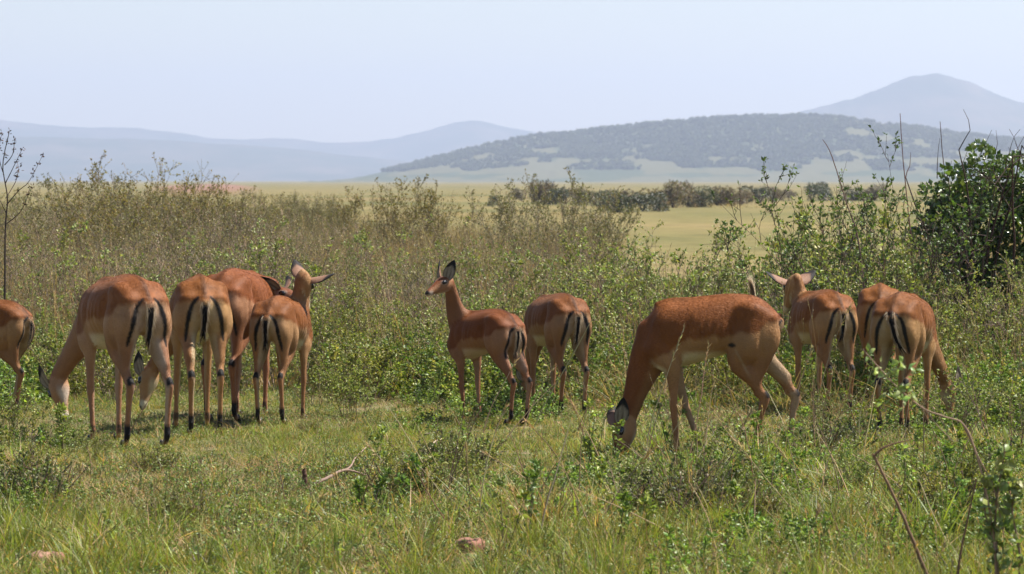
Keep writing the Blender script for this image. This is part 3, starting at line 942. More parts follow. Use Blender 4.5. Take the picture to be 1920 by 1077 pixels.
# ------------------------------------------------------------------ ground
def mat_ground():
    m, nt, out = new_mat('savanna_ground')
    L = nt.links.new
    b = nd(nt, 'ShaderNodeBsdfPrincipled'); b.inputs['Roughness'].default_value = .95; b.inputs['Specular IOR Level'].default_value = .1
    g = nd(nt, 'ShaderNodeNewGeometry')
    sep = nd(nt, 'ShaderNodeSeparateXYZ'); L(g.outputs['Position'], sep.inputs[0])
    # near: soil, thatch and moss
    n1 = nd(nt, 'ShaderNodeTexNoise'); n1.inputs['Scale'].default_value = 7; n1.inputs['Detail'].default_value = 8; L(g.outputs['Position'], n1.inputs['Vector'])
    c1 = nd(nt, 'ShaderNodeValToRGB')
    for p, c in ((.30, (.075, .055, .032)), (.45, (.13, .105, .050)), (.55, (.10, .115, .035)), (.70, (.22, .165, .095))):
        e = c1.color_ramp.elements.new(p); e.color = (*c, 1)
    c1.color_ramp.elements.remove(c1.color_ramp.elements[0]); c1.color_ramp.elements.remove(c1.color_ramp.elements[-1])
    L(n1.outputs['Fac'], c1.inputs[0])
    # far: straw-coloured and olive bands, red bare earth to the left
    mp = nd(nt, 'ShaderNodeMapping'); mp.inputs['Scale'].default_value = (.05, .024, 1); L(g.outputs['Position'], mp.inputs['Vector'])
    n2 = nd(nt, 'ShaderNodeTexNoise'); n2.inputs['Scale'].default_value = 1; n2.inputs['Detail'].default_value = 7; n2.inputs['Roughness'].default_value = .62; L(mp.outputs[0], n2.inputs['Vector'])
    c2 = nd(nt, 'ShaderNodeValToRGB')
    for p, c in ((.34, (.085, .092, .030)), (.45, (.135, .118, .042)), (.57, (.18, .142, .055)), (.70, (.17, .125, .06))):
        e = c2.color_ramp.elements.new(p); e.color = (*c, 1)
    c2.color_ramp.elements.remove(c2.color_ramp.elements[0]); c2.color_ramp.elements.remove(c2.color_ramp.elements[-1])
    L(n2.outputs['Fac'], c2.inputs[0])
    n3 = nd(nt, 'ShaderNodeTexNoise'); n3.inputs['Scale'].default_value = .9; n3.inputs['Detail'].default_value = 5; L(g.outputs['Position'], n3.inputs['Vector'])
    r3 = nd(nt, 'ShaderNodeMapRange'); r3.inputs[1].default_value = .3; r3.inputs[2].default_value = .7; r3.inputs[3].default_value = .7; r3.inputs[4].default_value = 1.25; L(n3.outputs['Fac'], r3.inputs[0])
    v2 = nd(nt, 'ShaderNodeVectorMath', operation='SCALE'); L(c2.outputs[0], v2.inputs[0]); L(r3.outputs[0], v2.inputs['Scale'])
    fy = nd(nt, 'ShaderNodeMapRange'); fy.inputs[1].default_value = 26; fy.inputs[2].default_value = 60; L(sep.outputs['Y'], fy.inputs[0])
    mx = nd(nt, 'ShaderNodeMix', data_type='RGBA'); L(fy.outputs[0], mx.inputs['Factor']); L(c1.outputs[0], mx.inputs['A']); L(v2.outputs[0], mx.inputs['B'])
    # bare red ground: a patch 600 to 1900 m out on the left
    shx = nd(nt, 'ShaderNodeMath', operation='MULTIPLY_ADD'); L(sep.outputs['Y'], shx.inputs[0]); shx.inputs[1].default_value = .0785; L(sep.outputs['X'], shx.inputs[2])
    cmb = nd(nt, 'ShaderNodeCombineXYZ'); L(shx.outputs[0], cmb.inputs[0]); L(sep.outputs['Y'], cmb.inputs[1])
    sub = nd(nt, 'ShaderNodeMapping'); sub.inputs['Location'].default_value = (.1, -1.75, 0); sub.inputs['Scale'].default_value = (.10, .0019, 0)
    L(cmb.outputs[0], sub.inputs['Vector'])
    ln = nd(nt, 'ShaderNodeVectorMath', operation='LENGTH'); L(sub.outputs[0], ln.inputs[0])
    rr = nd(nt, 'ShaderNodeMapRange'); rr.inputs[1].default_value = 1.15; rr.inputs[2].default_value = .75; rr.inputs[3].default_value = 0; rr.inputs[4].default_value = .9; L(ln.outputs['Value'], rr.inputs[0])
    mr = nd(nt, 'ShaderNodeMix', data_type='RGBA'); L(rr.outputs[0], mr.inputs['Factor']); L(mx.outputs['Result'], mr.inputs['A']); mr.inputs['B'].default_value = (.20, .105, .068, 1)
    L(mr.outputs['Result'], b.inputs['Base Color'])
    bp = nd(nt, 'ShaderNodeBump'); bp.inputs['Distance'].default_value = .03; bp.inputs['Strength'].default_value = .7; L(n1.outputs['Fac'], bp.inputs['Height']); L(bp.outputs[0], b.inputs['Normal'])
    L(b.outputs[0], out.inputs[0])
    return m


def gz(x, y):
    """height of the ground: small bumps near by, level far out"""
    near = 1 - sstep(np.asarray(y, float), 60, 140)
    return ((fbm(np.asarray(x) * .55 + 40, np.asarray(y) * .55, 3) - .5) * .10 + (fbm(np.asarray(x) * 2.6 + 40, np.asarray(y) * 2.6, 9, 2) - .5) * .035) * near


ys = np.concatenate([np.linspace(-60, 8, 10), np.linspace(8.2, 34, 170), np.geomspace(34.5, 10800, 110)])
xs = np.concatenate([-np.geomspace(2500, 6.1, 36), np.linspace(-6, 6, 96), np.geomspace(6.1, 2500, 36)])
XX, YY = np.meshgrid(xs, ys)
ZZ = gz(XX, YY)
nx, ny = len(xs), len(ys)
ii = np.arange(nx * ny).reshape(ny, nx)
gf = np.stack([ii[:-1, :-1], ii[:-1, 1:], ii[1:, 1:], ii[1:, :-1]], -1).reshape(-1, 4)
ground = put('ground', mesh_np('ground', np.stack([XX, YY, ZZ], -1).reshape(-1, 3), gf, None, True, mat_ground()))
tag(ground, kind='structure')


# ------------------------------------------------------------------ hills
def mat_hill(name, woods, grass, scale, bias, stretch=(1, 1, 1), c3=None):
    m, nt, out = new_mat(name)
    L = nt.links.new
    b = nd(nt, 'ShaderNodeBsdfPrincipled'); b.inputs['Roughness'].default_value = 1; b.inputs['Specular IOR Level'].default_value = .05
    g = nd(nt, 'ShaderNodeNewGeometry')
    mp = nd(nt, 'ShaderNodeMapping'); mp.inputs['Scale'].default_value = tuple(scale * s_ for s_ in stretch); L(g.outputs['Position'], mp.inputs['Vector'])
    n = nd(nt, 'ShaderNodeTexNoise'); n.inputs['Scale'].default_value = 1; n.inputs['Detail'].default_value = 9; n.inputs['Roughness'].default_value = .66; L(mp.outputs[0], n.inputs['Vector'])
    a = nd(nt, 'ShaderNodeAttribute'); a.attribute_name = 'col'
    ad = nd(nt, 'ShaderNodeMath', operation='ADD'); L(n.outputs['Fac'], ad.inputs[0])
    mu = nd(nt, 'ShaderNodeMath', operation='MULTIPLY_ADD'); L(a.outputs['Fac'], mu.inputs[0]); mu.inputs[1].default_value = .5; mu.inputs[2].default_value = -.25 + bias
    L(mu.outputs[0], ad.inputs[1])
    r = nd(nt, 'ShaderNodeMapRange'); r.inputs[1].default_value = .42; r.inputs[2].default_value = .62; L(ad.outputs[0], r.inputs[0])
    mx = nd(nt, 'ShaderNodeMix', data_type='RGBA'); L(r.outputs[0], mx.inputs['Factor']); mx.inputs['A'].default_value = (*grass, 1); mx.inputs['B'].default_value = (*woods, 1)
    L(mx.outputs['Result'], b.inputs['Base Color'])
    L(b.outputs[0], out.inputs[0])
    return m


def hill(prof, d, front, back, mat, rough, woodf, seed, nu=420, nvv=60, bell=1.6):
    """a ridge: crest line given by its direction and apparent height, at d metres; slopes run down to the plain in front and behind"""
    pu = np.array([p for p, _ in prof], float); pv = np.array([v for _, v in prof], float)
    u = np.linspace(pu[0], pu[-1], nu)
    k = np.interp(u, pu, pv)
    for _ in range(4): k[1:-1] = .25 * k[:-2] + .5 * k[1:-1] + .25 * k[2:]
    H = np.maximum(CAM_H + (HOR - k) / F_PX * d, 0)
    X = (u - 960) / F_PX * d
    t = np.linspace(-1, 1, nvv)
    Y = d + np.where(t < 0, t * front, t * back)
    XX_, YY_ = np.meshgrid(X, Y); TT = np.repeat(t[:, None], nu, 1)
    sh = np.where(TT < 0, (1 - np.abs(TT)) ** bell * .55 + (1 - np.abs(TT)) * .45, np.cos(TT * math.pi / 2))
    nz = (fbm(XX_ / d * 38 + seed, YY_ / d * 14, seed, 6) - .5)
    ridge = np.exp(-(TT / .10) ** 2)
    Z = H[None] * sh + nz * rough * np.minimum(H[None], H.max() * .7) * (1 - ridge) * np.sqrt(np.clip(1 - np.abs(TT), 0, 1)) * (np.abs(TT) < 1)
    Z += (fbm(XX_ / d * 300, YY_ / d * 100, seed + 3, 3) - .5) * H.max() * .035 * (np.abs(TT) < .97)
    Z = Z - 1.2 * (np.abs(TT) > .98)
    w = woodf((XX_ / d * F_PX + 960), TT, seed)
    i_ = np.arange(nu * nvv).reshape(nvv, nu)
    f = np.stack([i_[:-1, :-1], i_[:-1, 1:], i_[1:, 1:], i_[1:, :-1]], -1).reshape(-1, 4)
    o = put('hill', mesh_np('hill', np.stack([XX_, YY_, Z], -1).reshape(-1, 3), f, np.repeat(w.reshape(-1, 1), 3, 1), True, mat))
    tag(o, kind='structure')
    return o, XX_, YY_, Z, w


def plainwood(px, t, s): return np.full(px.shape, .5)


m_far = mat_hill('far_hill', (.035, .05, .022), (.10, .085, .055), .006, .05, (1, .5, 2))
hill([(-500, 236), (-200, 230), (0, 226), (60, 231), (130, 238), (200, 240), (250, 240), (300, 246), (345, 250), (400, 261), (470, 262), (530, 259), (600, 267), (680, 267), (740, 259), (800, 246), (850, 231), (890, 226), (920, 231), (950, 240), (1010, 250), (1100, 262), (1200, 275), (1500, 300), (1700, 325)], 9300, 1500, 1200, m_far, .25, plainwood, 2)
hill([(-500, 250), (-200, 252), (0, 256), (150, 259), (300, 263), (400, 270), (480, 274), (560, 280), (640, 291), (760, 302), (850, 314), (950, 327), (1040, 340)], 7400, 1200, 900, m_far, .25, plainwood, 5)
hill([(1150, 285), (1250, 268), (1330, 250), (1400, 235), (1480, 217), (1560, 197), (1600, 186), (1640, 172), (1680, 153), (1710, 143), (1735, 140), (1762, 138), (1785, 143), (1810, 150), (1840, 162), (1880, 180), (1920, 194), (1980, 212), (2060, 232), (2200, 262), (2400, 300)], 7800, 1500, 1200, m_far, .20, plainwood, 8)


def midwood(px, t, s):
    # woods on the crest left of column 1500, open grass on the lower slopes and to the right
    n = fbm(px / 48, t * 9, 31, 5)
    low = np.interp(px, [600, 900, 1100, 1350, 1480, 1560, 1700, 2200], [.05, -.16, -.38, -.55, -.62, -.10, -.03, -.02])
    w = sstep(t + (n - .5) * .9, low - .16, low + .16)
    patch = sstep(fbm(px / 60, t * 12, 57, 5), .44, .60) * .8
    return np.clip(np.maximum(w * (.30 + 1.0 * n), patch), 0, 1)


m_mid = mat_hill('wooded_hill', (.060, .074, .036), (.104, .100, .048), .026, .02, (1, .4, 1))
mid, mX, mY, mZ, mW = hill([(640, 341), (660, 336), (700, 328), (760, 313), (850, 290), (930, 270), (1000, 256), (1050, 252), (1100, 247), (1200, 236), (1300, 226), (1400, 220), (1440, 219), (1500, 219), (1560, 220), (1640, 230), (1720, 241), (1800, 253), (1900, 263), (2000, 272), (2200, 300), (2400, 330)], 3600, 700, 600, m_mid, .16, midwood, 12)

# trees of the woods on the near hill: too many and too small to count
def crown_blob(seed, n=70, r=1.0, cols=((.052, .070, .030), (.072, .088, .040))):
    K = Kit()
    p = rng.normal(0, .42, (n, 3)) * np.array((1, 1, .75)) + np.array((0, 0, .75))
    K.leaves(p, rng.normal(0, 1, (n, 3)) + np.array((0, 0, .4)), rng.uniform(.5, .9, n) * r, rng.uniform(.5, .8, n) * r, np.where((rng.uniform(0, 1, n) < .5)[:, None], cvar(cols[0], n), cvar(cols[1], n)))
    P = np.array([[[0, 0, -.2], [0, 0, .7]]], float)
    K.tubes(P, np.array([.10]), np.array([.06]), cvar(TWIGD, 1))
    return K.mesh('wood_crown', M_LEAF)


fm = mW.ravel(); fv = np.stack([mX, mY, mZ], -1).reshape(-1, 3)
tt = np.repeat(np.linspace(-1, 1, 60)[:, None], 420, 1).ravel()
cand = np.where((tt < .06) & (fv[:, 2] > 9) & (fm > .45) | ((tt < .02) & (fv[:, 2] > 9) & (fm > .12) & (rng.uniform(0, 1, len(fm)) < .16)))[0]
wt_ = np.clip(fm[cand], .05, 1) ** 1.5
pick = rng.choice(cand, 9000, p=wt_ / wt_.sum())
tp = fv[pick] + np.stack([rng.uniform(-3, 3, 9000), rng.uniform(-7, 7, 9000), np.full(9000, -.3)], 1)
scatter('hill_woods', tp, np.stack([np.zeros(9000), np.zeros(9000), rng.uniform(0, 6.28, 9000)], 1), rng.uniform(.9, 2.3, 9000), rng.integers(0, 3, 9000),
        [src('wood_crown', crown_blob(i)) for i in range(3)], 'dark woods scattered over the crest and slopes of the nearer hill', 'woods')
# mast and lone tree top on the far summits
# label, hips column, hips distance, heading, size, poll (col,row,+d), nose (col,row,+d)
HERD = [
    dict(label='young impala cut off by the left edge, only its rump and hind legs in view', px=22, d=23.2, yaw=158, s=.78,
         poll=(-105, 560, .3), nose=(-150, 590, .3), feet={'hl': (.0, 0), 'hr': (.12, 0), 'fl': (0, 0), 'fr': (.05, 0)}),
    dict(label='large impala grazing to the left, its rump overlapping the adult beside it', px=258, d=20.3, yaw=119, s=1.03,
         poll=(105, 705, .75), nose=(122, 822, .70), feet={'hl': (.03, .0), 'hr': (-.08, 0), 'fl': (-.02, 0), 'fr': (.0, 0)}, ears=(.45, 1.0, .2), eop=(.2, 1), es=.86),
    dict(label='adult impala seen from behind, its lowered head showing between the legs of the large one', px=378, d=21.4, yaw=101, s=1.0,
         poll=(283, 690, .7), nose=(250, 800, .62), feet={'hl': (-.12, 0), 'hr': (-.04, 0), 'fl': (.02, .02), 'fr': (0, 0)}, ears=(.6, .9, .2), eop=(.2, 1), es=.86),
    dict(label='adult impala with a bright orange-brown back, standing behind the young one with spread ears', px=423, d=22.5, yaw=73, s=1.01, eop=(.3, 1),
         poll=(514, 552, .50), nose=(582, 560, .35), feet={'hl': (0, 0), 'hr': (0, 0), 'fl': (-.06, 0), 'fr': (0, 0)}, ears=(.9, .4, .5)),
    dict(label='young impala seen from behind, neck raised and both ears spread wide', px=512, d=22.2, yaw=76, s=.84,
         hd=1.12, poll=(567, 514, .32), nose=(576, 562, .42), feet={'hl': (.0, 0), 'hr': (.02, -.0), 'fl': (.0, 0), 'fr': (0, 0)}, ears=(1.35, .1, .95, 1.6, .1, .8), es=1.15),
    dict(label='small young impala standing with its head raised, looking left in profile', px=945, d=22.3, yaw=130, s=.75,
         hd=1.08, poll=(843, 526, .22), nose=(786, 551, .05), feet={'hl': (-.09, 0), 'hr': (-.08, 0), 'fl': (-.04, 0), 'fr': (-.04, 0)}, ears=(.45, .35, 1.0)),
    dict(label='impala grazing rump to the camera, right of the small alert one in profile', px=1066, d=23.0, yaw=114, s=.83,
         poll=(990, 700, .65), nose=(985, 768, .62), feet={'hl': (.03, 0), 'hr': (.0, 0), 'fl': (.0, 0), 'fr': (.0, 0)}, ears=(.5, 1.0, .2), eop=(.2, 1), es=.86),
    dict(label='impala grazing broadside with its head in the grass and a white tail tuft', px=1410, d=19.6, yaw=181, s=.94, hd=1.15, tail='up', fold_shade=True,
         poll=(1174, 780, -.02), nose=(1152, 868, -.10), feet={'hl': (.07, 0), 'hr': (-.12, 0), 'fl': (-.02, 0), 'fr': (-.15, 0)}, ears=(.6, .8, .2), eop=(.2, 1), es=.86),
    dict(label='impala seen from behind with its head up and turned left, beside the broadside grazing one', px=1564, d=23.0, yaw=109, s=.855,
         hd=1.18, poll=(1494, 522, .45), nose=(1464, 594, .62), feet={'hl': (.0, 0), 'hr': (.0, 0), 'fl': (.0, 0), 'fr': (0, 0)}, ears=(1.7, .15, .6), es=1.15),
    dict(label='impala mostly hidden behind the right-hand grazing one, only its left haunch and back showing', px=1650, d=23.6, yaw=84, s=.88,
         poll=(1700, 690, .8), nose=(1710, 760, .8), ears=(.6, .8, .2), eop=(.2, 1), es=.86),
    dict(label='impala grazing head down in the weeds at the right end of the herd', px=1682, d=21.1, yaw=70, s=.90, tail='swing',
         poll=(1776, 712, .70), nose=(1790, 790, .70), feet={'hl': (.0, 0), 'hr': (.02, 0), 'fl': (.0, 0), 'fr': (.0, 0)}, ears=(.5, 1.0, .2), eop=(.2, 1), es=.86),
]
for k in HERD: impala(**k)
# ------------------------------------------------------------------ ground cover
def rots(n, tilt=.12):
    return np.stack([rng.normal(0, tilt, n), rng.normal(0, tilt, n), rng.uniform(0, 2 * math.pi, n)], 1)


# 1 short matted grass
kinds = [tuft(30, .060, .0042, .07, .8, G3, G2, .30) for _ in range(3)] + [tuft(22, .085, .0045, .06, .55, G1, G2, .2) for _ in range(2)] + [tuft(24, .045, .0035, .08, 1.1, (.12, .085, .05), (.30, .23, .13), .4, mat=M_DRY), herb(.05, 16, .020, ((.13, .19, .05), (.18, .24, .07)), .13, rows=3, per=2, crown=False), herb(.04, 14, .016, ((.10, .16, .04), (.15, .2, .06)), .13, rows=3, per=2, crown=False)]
N = 84000
X, Y, px = field(N, 12.2, 30, 1.0)
q = fbm(X * .8 + 9, Y * .5, 21, 3); gr = fbm(X * 1.6, Y * .9, 77, 3)
idx = np.where(q > .51, 5, np.where(gr > .5, rng.integers(3, 5, N), rng.integers(0, 3, N)))
idx = np.where(rng.uniform(0, 1, N) < .42, rng.choice((0, 1, 2, 5, 6, 7, 6, 7), N), idx)
bare = (fbm(X * 1.9 + 5, Y * 1.1 + 60, 133, 3) > .53) & (rng.uniform(0, 1, N) < .6)
X, Y, gr, idx = X[~bare], Y[~bare], gr[~bare], idx[~bare]; N = len(X)
clear = np.zeros(N, bool)
for c_, r_, w_, h_ in ((883, 1062, 34, 16), (88, 1068, 42, 16), (640, 918, 62, 9)):
    clear |= (np.abs(960 + F_PX * X / Y - c_) < w_) & (np.abs(HOR + CAM_H / Y * F_PX - r_) < h_)
X, Y, gr, idx = X[~clear], Y[~clear], gr[~clear], idx[~clear]; N = len(X)
scatter('short_grass', np.stack([X, Y, gz(X, Y)], 1), rots(N, .2), rng.uniform(.6, 1.35, N) * (.8 + .5 * gr) * (1 - .36 * (HOR + CAM_H / Y * F_PX < 880) * (960 + F_PX * X / Y < 1120)), idx, [src('tuft_kind_%02d' % i, m) for i, m in enumerate(kinds)],
        'short matted green and straw grass under and in front of the herd', 'grass')

# 2 longer grass in patches, thick along the bottom of the view and to the right
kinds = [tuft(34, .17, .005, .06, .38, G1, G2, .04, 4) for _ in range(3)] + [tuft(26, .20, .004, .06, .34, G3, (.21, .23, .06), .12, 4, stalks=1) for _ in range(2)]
N = 11500
X, Y, px = field(N, 12.2, 32, 1.0)
q = fbm(X * 1.1 + 30, Y * .9 + 8, 44, 3)
row = HOR + CAM_H / Y * F_PX
want = -.06 + .40 * sstep(row, 930, 1050) + .35 * sstep(px, 1050, 1250) * sstep(row, 790, 860) - .28 * sstep(760 - px, 0, 300) * (1 - sstep(row, 930, 990))
keep = (q - .5) * 3.0 + want > rng.uniform(.15, .85, N)
for c_, r_, w_, h_ in ((883, 1070, 50, 26), (88, 1074, 60, 26), (640, 925, 75, 18)):
    keep &= ~((np.abs(px - c_) < w_) & (np.abs(row - r_) < h_))
X, Y, row = X[keep], Y[keep], row[keep]; n = len(X)
scatter('long_grass', np.stack([X, Y, gz(X, Y)], 1), rots(n, .15), rng.uniform(.5, 1.15, n) * (.5 + .5 * sstep(row, 900, 1030)), rng.integers(0, 5, n), [src('long_kind_%02d' % i, m) for i, m in enumerate(kinds)],
        'long green grass in loose patches across the foreground', 'grass')

# 3 low leafy weeds
HC = [((.130, .205, .042), (.195, .275, .065)), ((.095, .150, .038), (.150, .215, .050)), ((.20, .26, .06), (.25, .29, .08))]
kinds = [herb(.12, 7, .032, HC[0], .12), herb(.15, 9, .030, HC[1], .12), herb(.10, 8, .026, HC[0], .12), herb(.28, 8, .040, HC[0], .13, rows=8), herb(.36, 10, .036, HC[1], .14, rows=9), herb(.30, 7, .044, HC[2], .13)]
N = 33000
X, Y, px = field(N, 12.4, 46, 1.0)
row = HOR + CAM_H / Y * F_PX
q = fbm(X * .9 + 3, Y * .7 + 70, 61, 3)
edge = np.interp(px, [-120, 0, 130, 330, 560, 640, 800, 1000, 1150, 1500, 1700, 2040], [780, 780, 735, 732, 735, 750, 772, 765, 760, 775, 785, 860])
want = -.12 + .85 * sstep(edge - row, -30, 40) + .24 * sstep(px, 650, 900) + .25 * (np.hypot((px - 40) / 90, (row - 880) / 75) < 1) + .25 * (np.hypot((px - 1900) / 120, (row - 950) / 100) < 1)
keep = (q - .5) * 1.2 + want > rng.uniform(.2, .9, N)
keep &= (Y < 27.5) | (rng.uniform(0, 1, N) < .25)
X, Y, row = X[keep], Y[keep], row[keep]; n = len(X)
idx = np.where(row > edge[keep], rng.integers(0, 3, n), rng.integers(2, 6, n))
scatter('leafy_weeds', np.stack([X, Y, gz(X, Y)], 1), rots(n, .15), rng.uniform(.6, 1.25, n), idx, [src('weed_kind_%02d' % i, m) for i, m in enumerate(kinds)],
        'low leafy green weeds filling the ground between and behind the shrubs', 'weeds')

# 4 dry straw-coloured grass and bare stems between the shrubs, out to the open plain
kinds = [tuft(30, .40, .0042, .16, .75, STRAW2, STRAW, .75, 4, stalks=3, mat=M_DRY), tuft(26, .52, .0042, .16, .65, (.20, .15, .07), STRAW, .6, 4, stalks=4, mat=M_DRY), tuft(34, .36, .005, .14, .5, G3, (.26, .25, .09), .5, 4, stalks=2), tuft(30, .46, .005, .14, .45, (.13, .13, .05), (.28, .23, .10), .5, 4, stalks=3)]
N = 19000
X, Y, px = field(N, 22.5, 95, 1.3)
row = HOR + CAM_H / Y * F_PX
q = fbm(X * .5 + 3, Y * .25 + 70, 91, 3)
right = sstep(px, 1120, 1230) * (1 - sstep(px, 1640, 1760))
keep = (q - .5) * 1.8 + .40 + .06 * (Y > 27) - .3 * right * (Y > 33) > rng.uniform(.1, .9, N)
keep &= (row < np.interp(px, [0, 650, 1100, 1500, 1920], [740, 740, 770, 790, 800]))
sc_ = rng.uniform(.6, 1.15, N) * np.where(Y > 34, 1 - .72 * right, 1) * np.where(Y > 60, .9, 1) * np.where((Y > 27) & (Y < 60), 1.15 - .15 * right, 1)
X, Y, sc_ = X[keep], Y[keep], sc_[keep]; n = len(X)
scatter('dry_grass', np.stack([X, Y, gz(X, Y)], 1), rots(n, .12), sc_, rng.integers(0, 4, n), [src('dry_kind_%02d' % i, m) for i, m in enumerate(kinds)],
        'straw coloured dry grass standing between the shrubs and out over the plain', 'grass')
# 5 coarse clumps far out on the plain
N = 12000
X, Y, px = field(N, 90, 420, 1.3)
q = fbm(X * .05 + 3, Y * .02 + 70, 19, 3)
keep = ((q - .5) * 2 + .35 > rng.uniform(0, 1, N)) & ((px < 1150) | (Y > 190))
X, Y = X[keep], Y[keep]; n = len(X)
scatter('plain_grass', np.stack([X, Y, gz(X, Y)], 1), rots(n, .1), rng.uniform(.35, .8, n), rng.integers(0, 4, n), [src('far_kind_%02d' % i, m) for i, m in enumerate(kinds)],
        'sparse dry grass clumps far out on the open plain', 'grass')

# ------------------------------------------------------------------ shrubs: every one a thing of its own
LG = ((.150, .180, .048), (.245, .270, .085)); LO = ((.145, .140, .058), (.205, .180, .082)); LB = ((.165, .155, .065), (.22, .19, .09))


def shrub(name, label, cat, group, B, Lf, loc, rz, s):
    r = empty(name, loc, rz); r.scale = (s, s, s)
    tag(r, label, cat, group)
    put('branches', B, r); put('foliage', Lf, r)
    return r


def kinds_of(k, **kw):
    out_ = []
    for _ in range(k):
        B, Lf = shrub_meshes(**kw)
        out_.append((B.mesh('branches', M_TWIG), Lf.mesh('foliage', M_LEAF)))
    return out_


leafy = kinds_of(5, h=.85, nst=15, spread=.46, nb=6, leafL=.040, leafn=3, cols=LG, tuftn=7, topbias=.2)
tall = kinds_of(5, h=1.18, nst=13, spread=.52, nb=6, leafL=.038, leafn=2, cols=LG, tuftn=5, thick=.0055, twigc=TWIG, wob=.16)
brown = kinds_of(5, h=1.2, nst=30, spread=.68, nb=7, leafL=.028, leafn=2, cols=LO, twigc=(.24, .18, .125), tuftn=3, wob=.14, topbias=.15, thick=.004)
broom = kinds_of(3, h=1.40, nst=60, hmin=.8, spread=.95, nb=9, leafL=.030, leafn=4, cols=LB, twigc=(.16, .13, .08), tuftn=4, wob=.10, topbias=.3, thick=.004)


BEHIND = ((140, 'behind the rump cut off by the left edge'), (330, 'behind the large impala grazing to the left'), (470, 'behind the bright orange-backed impala'), (640, 'behind the young impala with spread ears'),
          (790, 'left of the small alert impala'), (960, 'behind the small alert impala'), (1160, 'behind the middle grazing impala'), (1400, 'behind the broadside grazing impala'), (1620, 'behind the impala looking left'),
          (1780, 'behind the right-hand grazing impala'), (9999, 'by the right edge of the view'))
BEFORE = [(a, b.replace('behind', 'in front of')) for a, b in BEHIND]


def zone(tab, x, y):
    c = 960 + F_PX * x / y
    return [b for a, b in tab if c < a][0]


def drop(kinds_, name, label, cat, group, X, Y, S):
    label0 = label
    for i in range(len(X)):
        B, Lf = kinds_[i % len(kinds_)]
        label = label0 + ' ' + zone(BEHIND, X[i], Y[i])
        group = label
        shrub(name, label, cat, group, B, Lf, (X[i], Y[i], float(gz(X[i], Y[i])) - .01), rng.uniform(0, 6.28), S[i])


def places(n, f):
    """n places spaced apart; f draws one (column, distance)"""
    P = []
    tries = 0
    while len(P) < n and tries < 6000:
        tries += 1
        c, d = f()
        x = (c - 960) / F_PX * d
        if all((x - a) ** 2 + (d - b) ** 2 > (.016 * d) ** 2 for a, b in P): P.append((x, d))
    return np.array([a for a, _ in P]), np.array([b for _, b in P])


U = rng.uniform
X, Y = places(95, lambda: (U(-60, 1980), U(23.7, 28.5)))
drop(leafy, 'shrub', 'near knee-high leafy green shrub', 'shrub', 'leafy green shrubs just behind the herd', X, Y, rng.uniform(.40, .78, len(X)))
X, Y = places(42, lambda: (U(-60, 1180), U(26, 40)))
drop(tall, 'shrub', 'waist-high twiggy shrub with green leaf tips', 'shrub', 'twiggy leaf-tipped shrubs in the left and middle scrub', X, Y, rng.uniform(.6, .9, len(X)))
X, Y = places(16, lambda: (U(1050, 1560), U(25.5, 30)))
drop(tall, 'shrub', 'twiggy shrub before the open plain,', 'shrub', 'twiggy shrubs before the open plain', X, Y, rng.uniform(.70, .92, len(X)))
X, Y = places(26, lambda: (U(1540, 1990), U(24.3, 29)))
cc_ = 960 + F_PX * X / Y
drop(tall, 'shrub', 'tall leafy shrub of the right thicket,', 'shrub', 'tall twiggy shrubs of the right-hand thicket', X, Y, rng.uniform(.8, 1.12, len(X)) * np.where(cc_ > 1700, .74, 1))
X, Y = places(88, lambda: (U(-80, 1130), U(28.5, 66)))
drop(brown, 'shrub', 'far brownish half-bare shrub', 'shrub', 'brownish shrubs in the far scrub', X, Y, rng.uniform(.78, 1.02, len(X)) * np.where((960 + F_PX * X / Y > 560) | (Y < 36), .76, 1.05))
X, Y = places(14, lambda: (U(-60, 640), U(56, 95)))
drop(broom, 'shrub', 'far olive shrub at the scrub\'s edge,', 'shrub', 'olive shrubs at the far edge of the scrub', X, Y, rng.uniform(.65, .88, len(X)))

# the rest of the thicket between them, past counting
tk = leafy + tall + brown
sk = []
for B, Lf in tk:
    mm = B.copy(); nb_ = len(B.materials)
    o1 = bpy.data.objects.new('b', B); 
    bm = bmesh.new(); bm.from_mesh(B)
    for f_ in bm.faces: f_.material_index = 0
    k0 = len(bm.faces); bm.from_mesh(Lf); bm.faces.ensure_lookup_table()
    for f_ in bm.faces[k0:]: f_.material_index = 1
    mm = bpy.data.meshes.new('thicket_kind'); bm.to_mesh(mm); bm.free()
    mm.materials.append(M_TWIG); mm.materials.append(M_LEAF)
    bpy.data.objects.remove(o1)
    sk.append(mm)
N = 640
X, Y, px = field(N, 24.5, 64, 1.3)
ok = ((px < 1150) & ((Y > 29) | (rng.uniform(0, 1, N) < .7))) | ((px < 1560) & (Y < 31)) | ((px >= 1560) & (Y < 33))
X, Y, px = X[ok], Y[ok], px[ok]; n = len(X)
nl, nt_, nb2 = len(leafy), len(tall), len(brown)
idx = np.where(Y < 27, rng.integers(0, nl, n), np.where(Y < 29, rng.integers(nl, nl + nt_, n), rng.integers(nl + nt_, nl + nt_ + nb2, n)))
scatter('thicket', np.stack([X, Y, gz(X, Y) - .02], 1), rots(n, .06), rng.uniform(.42, .66, n) * np.where(Y > 29, 1.25, 1) * np.where((px > 560) & (Y > 29), .76, 1), idx, [src('thicket_kind_%02d' % i, m_) for i, m_ in enumerate(sk)],
        'tangled low thicket filling the gaps between the shrubs behind the herd', 'thicket')

